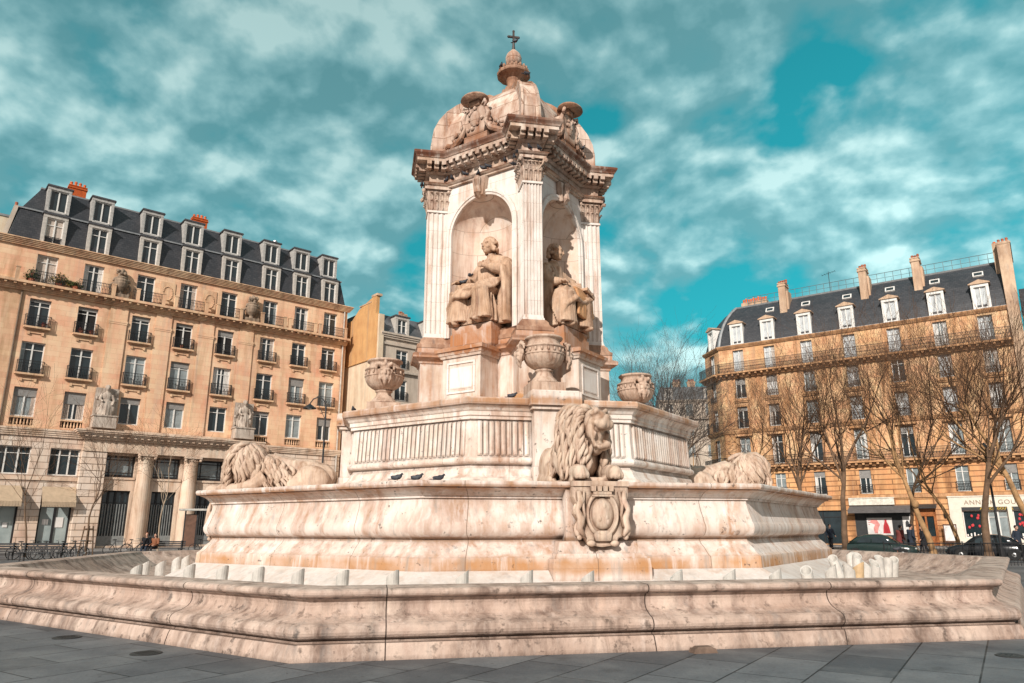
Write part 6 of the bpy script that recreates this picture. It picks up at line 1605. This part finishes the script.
for i, (x, y, rz, lab) in enumerate(((-26.0, 40.2, .3, 'parked bicycle at the left edge beside the benches'), (-25.3, 40.4, -.2, 'second parked bicycle from the left, handlebar against the bench'), (-24.6, 40.1, .5, 'parked bicycle in the middle of the dark bicycle row'),
                                     (-23.9, 40.5, .1, 'parked bicycle next to the last one, in front of the glass shop door'), (-23.2, 40.2, -.3, 'last parked bicycle of the left row, toward the staked tree'))):
    c = bk if i == 0 else copy_tree(bk); c.location = (x, y, 0); c.rotation_euler.z = rz; tag(c, lab, 'bicycle', BG)
for (x, y, rz, lab) in ((-24.6, 47, .2, 'bicycle leaning before the left portico door'), (-23.7, 47.2, -.1, 'bicycle standing against the left portico column'), (-19.7, 48, .3, 'bicycle by the right portico column, next to the basin')):
    c = copy_tree(bk); c.location = (x, y, 0); c.rotation_euler.z = rz; tag(c, lab, 'bicycle', 'bicycles in front of the portico')
# ================================================================== cars
def make_car(paint, label, loc, rz):
    t = empty('parked_car')
    # profile stations along x: (x, z_low, z_belt, half width)
    m = MB()
    st = [(-2.15, .45, .72, .62), (-2.1, .3, .84, .76), (-1.7, .24, .93, .86), (-.9, .22, .95, .88), (.2, .22, .93, .89), (1.0, .22, .9, .88), (1.6, .24, .82, .86), (2.05, .3, .7, .76), (2.18, .4, .6, .6)]
    rings = [[(x, -w_ * .92, z0), (x, -w_, z0 + (z1 - z0) * .35), (x, -w_ * .98, z0 + (z1 - z0) * .75), (x, -w_ * .88, z1), (x, 0, z1 + .03), (x, w_ * .88, z1), (x, w_ * .98, z0 + (z1 - z0) * .75), (x, w_, z0 + (z1 - z0) * .35), (x, w_ * .92, z0)] for x, z0, z1, w_ in st]
    m.loft(rings)
    gh_ = [(-1.75, .92, .94, .8), (-1.2, .92, 1.32, .68), (-.6, .92, 1.46, .62), (.1, .92, 1.47, .62), (.55, .92, 1.36, .66), (1.15, .88, .92, .78)]
    rings = [[(x, -.8, z0 - .03), (x, -w_, z1 - .05), (x, -w_ * .85, z1), (x, 0, z1 + .025), (x, w_ * .85, z1), (x, w_, z1 - .05), (x, .8, z0 - .03)] for x, z0, z1, w_ in gh_]
    m.loft(rings)
    m.build('body', paint, t, smooth=True)
    m = MB()
    for s in (-1, 1):
        def pt(x, f, s=s):
            # side glass just outside the greenhouse skin
            zt = 1.30; z = .97 + (zt - .97) * f; return (x, s * (.806 - .13 * f), z)
        m.add([pt(-1.25, 0), pt(-.42, 0), pt(-.42, 1), pt(-.95, 1)], [(0, 1, 2, 3)]); m.add([pt(-.34, 0), pt(.8, 0), pt(.3, 1), pt(-.34, 1)], [(0, 1, 2, 3)])
    m.add([(1.12, -.7, .95), (1.12, .7, .95), (.57, .58, 1.37), (.57, -.58, 1.37)], [(0, 1, 2, 3)]); m.add([(-1.74, -.68, .98), (-1.74, .68, .98), (-1.22, .58, 1.34), (-1.22, -.58, 1.34)], [(0, 1, 2, 3)])
    m.build('window', GLASS, t)
    for x in (-1.35, 1.35):
        for s in (-1, 1):
            m = MB(); m.M = Matrix.Translation((x, s * .8, .32)) @ Matrix.Rotation(PI / 2, 4, 'X'); m.lathe([(.2, -.1), (.31, -.1), (.325, -.06), (.325, .06), (.31, .1), (.2, .1)], 20); w_ = m.build('wheel', TYRE, t)
            m = MB(); m.M = Matrix.Translation((x, s * .8, .32)) @ Matrix.Rotation(PI / 2, 4, 'X'); m.lathe([(.2, -.09), (.12, -.1), (.05, -.11), (.05, .11), (.12, .1), (.2, .09)], 14); m.build('rim', STEEL, w_)
    for s in (-1, 1):
        m = MB(); m.ball((2.04, s * .58, .62), (.12, .14, .07)); m.build('headlamp', LAMPGL, t); m = MB(); m.ball((-2.08, s * .6, .74), (.06, .12, .07)); m.build('tail_lamp', REDL, t)
        m = MB(); m.ball((.72, s * .95, .98), (.07, .1, .06)); m.build('mirror', paint, t)
    t.location = loc; t.rotation_euler.z = rz; t.scale = (.86,) * 3; return tag(t, label, 'car')
make_car(CARP2, 'dark green-black car parked before the charcoal shop panel', (20.3, 41.5, 0), -.6)
make_car(CARP, 'black car parked in front of the white shopfront at the right', (24.9, 39.5, 0), PI - .6)

# ================================================================== people
def person(label, loc, rz, top, bottom, pose='walk', hair='short', sc=1.0, hood=None, lean=0.):
    b = MB()
    st = .22 if pose == 'walk' else .03
    def limb(m, pts, rad, n=9): m.tube(pts, rad, n)
    hip = .92
    if pose == 'sit':
        feet = [(-.1, -.55, .05), (.12, -.6, .05)]; knees = [(-.11, -.45, .5), (.12, -.48, .5)]; hip = .52
    else:
        feet = [(-.1, -st * 1.3, .06), (.1, st * 1.4, .1)]; knees = [(-.1, -st * .8, .5), (.1, st * .35, .49)]
    hips = [(-.1, 0, hip), (.1, 0, hip)]
    L = Vector((0, -lean, 0))
    sh = [Vector((-.2, 0, hip + .5)) + L, Vector((.2, 0, hip + .5)) + L]
    el = [Vector((-.27, .08, hip + .22)) + L * .7, Vector((.27, -.06, hip + .22)) + L * .7]
    wr = [Vector((-.26, -.1, hip + .02)) + L * .5, Vector((.26, -.2, hip + .06)) + L * .5]
    if pose == 'sit': wr = [Vector((-.12, -.34, hip + .14)), Vector((.14, -.34, hip + .14))]
    nk = Vector((0, 0, hip + .58)) + L * 1.1; hd = Vector((0, -.03, hip + .74)) + L * 1.25
    b.tube([(0, 0, hip - .05), tuple(L * .4 + Vector((0, 0, hip + .2))), tuple(L * .8 + Vector((0, 0, hip + .42))), tuple(nk)], [.15, .14, .17, .06], 12)
    b.tube([nk, hd], [.055, .06], 9)
    b.ball(hd, (.078, .1, .12), n=14, k=10); b.ball(hd + Vector((0, -.06, -.06)), (.05, .045, .05)); b.ball(hd + Vector((0, -.105, -.012)), (.014, .022, .026), n=7, k=5)
    for s in (-1, 1):
        b.ball(hd + Vector((s * .078, .0, -.01)), (.012, .022, .032), n=6, k=5); b.ball(hd + Vector((s * .032, -.09, .03)), (.022, .014, .01), n=6, k=4)
    for i in (0, 1):
        limb(b, [hips[i], knees[i]], [.085, .058]); limb(b, [knees[i], feet[i]], [.056, .036]); f = Vector(feet[i]); b.tube([f + Vector((0, .05, 0)), f + Vector((0, -.1, -.02)), f + Vector((0, -.17, -.03))], [.038, .04, .028], 8)
        limb(b, [sh[i], el[i]], [.055, .042]); limb(b, [el[i], wr[i]], [.04, .028])
        d = (wr[i] - el[i]).normalized(); s_ = Vector((0, 1, 0)) if abs(d.y) < .8 else Vector((1, 0, 0)); w0 = wr[i]
        b.tube([w0, w0 + d * .05, w0 + d * .09], [.027, .036, .03], 8)
        for q in range(4):
            o_ = w0 + d * .085 + s_ * (.024 - .016 * q); ll = (.06, .07, .065, .05)[q]; b.tube([o_, o_ + d * ll * .6, o_ + d * ll * .9 + Vector((0, -.012, 0))], [.009, .009, .006], 5)
        b.tube([w0 + d * .03 + s_ * .03, w0 + d * .06 + s_ * .055, w0 + d * .1 + s_ * .05], [.012, .01, .008], 5)
    t = b.build('person', SKIN, None, smooth=True); remesh(t, .013, 1)
    c = MB()
    zb = hip - (.28 if pose == 'walk' else .1)
    c.tube([(0, 0, zb), (0, 0, hip - .02), tuple(L * .4 + Vector((0, 0, hip + .2))), tuple(L * .8 + Vector((0, 0, hip + .44))), tuple(nk - Vector((0, 0, .02)))], [.2, .19, .175, .2, .085], 14)
    for i in (0, 1): c.tube([sh[i] + Vector((0, 0, .01)), el[i], wr[i] - (wr[i] - el[i]) * .06], [.085, .066, .048], 10); c.ball(sh[i], .085)
    o = c.build('coat', top, t, smooth=True); remesh(o, .02, 1)
    c = MB()
    for i in (0, 1): c.tube([Vector(hips[i]) + Vector((0, 0, .02)), knees[i], Vector(feet[i]) + Vector((0, 0, .05))], [.105, .075, .06], 10)
    c.ball((0, 0, hip), (.17, .13, .12)); o = c.build('trousers', bottom, t, smooth=True); remesh(o, .02, 1)
    c = MB()
    for i in (0, 1): f = Vector(feet[i]); c.tube([f + Vector((0, .06, .0)), f + Vector((0, -.1, -.015)), f + Vector((0, -.19, -.03))], [.05, .05, .036], 8)
    c.build('shoes', CLB, t, smooth=True)
    c = MB(); c.ball(hd + Vector((0, .025, .035)), (.09, .105, .105), n=12, k=9)
    if hair == 'long': c.tube([hd + Vector((0, .06, .02)), hd + Vector((0, .09, -.12)), hd + Vector((0, .1, -.3))], [.09, .095, .06], 10)
    c.build('hair' if not hood else 'hat', hood or HAIR, t, smooth=True)
    t.location = loc; t.rotation_euler.z = rz; t.scale = (sc,) * 3; tag(t, label, 'person'); return t
person('person in a maroon jacket walking bent forward past the wooden door', (22.7, 44, 0), PI / 2 + .3, CLM, CLB, 'walk', 'short', 1.0, None, .1)
person('person in a navy coat and dark hat walking beside the one in maroon', (23.25, 43.8, 0), PI / 2 + .2, CLN, CLB, 'walk', 'short', 1.02, CLB, .05)
person('person with long black hair in a black coat walking past the notice board', (24.1, 44, 0), -PI / 2 - .3, CLB, CLB, 'walk', 'long', .98)
person('person in navy standing at the right edge by the white shopfront', (28.6, 42.5, 0), .4, CLN, CLB, 'stand', 'short', .98)
person('person in dark clothes standing in the shop entrance left of the dark tree', (22.9, 54, 0.1), .2, CLN, CLB, 'stand', 'short', 1.0)
person('seated person in a dark coat with reddish hair on the bench before the portico', (-22.3, 45.85, 0), .2, CLB, CLN, 'sit', 'short', 1.0, plain('auburn_hair', (.16, .05, .02), .5))
person('seated person in an orange scarf-coloured top on the bench before the portico', (-21.75, 45.85, 0), -.2, CLO, CLB, 'sit', 'long', .96)
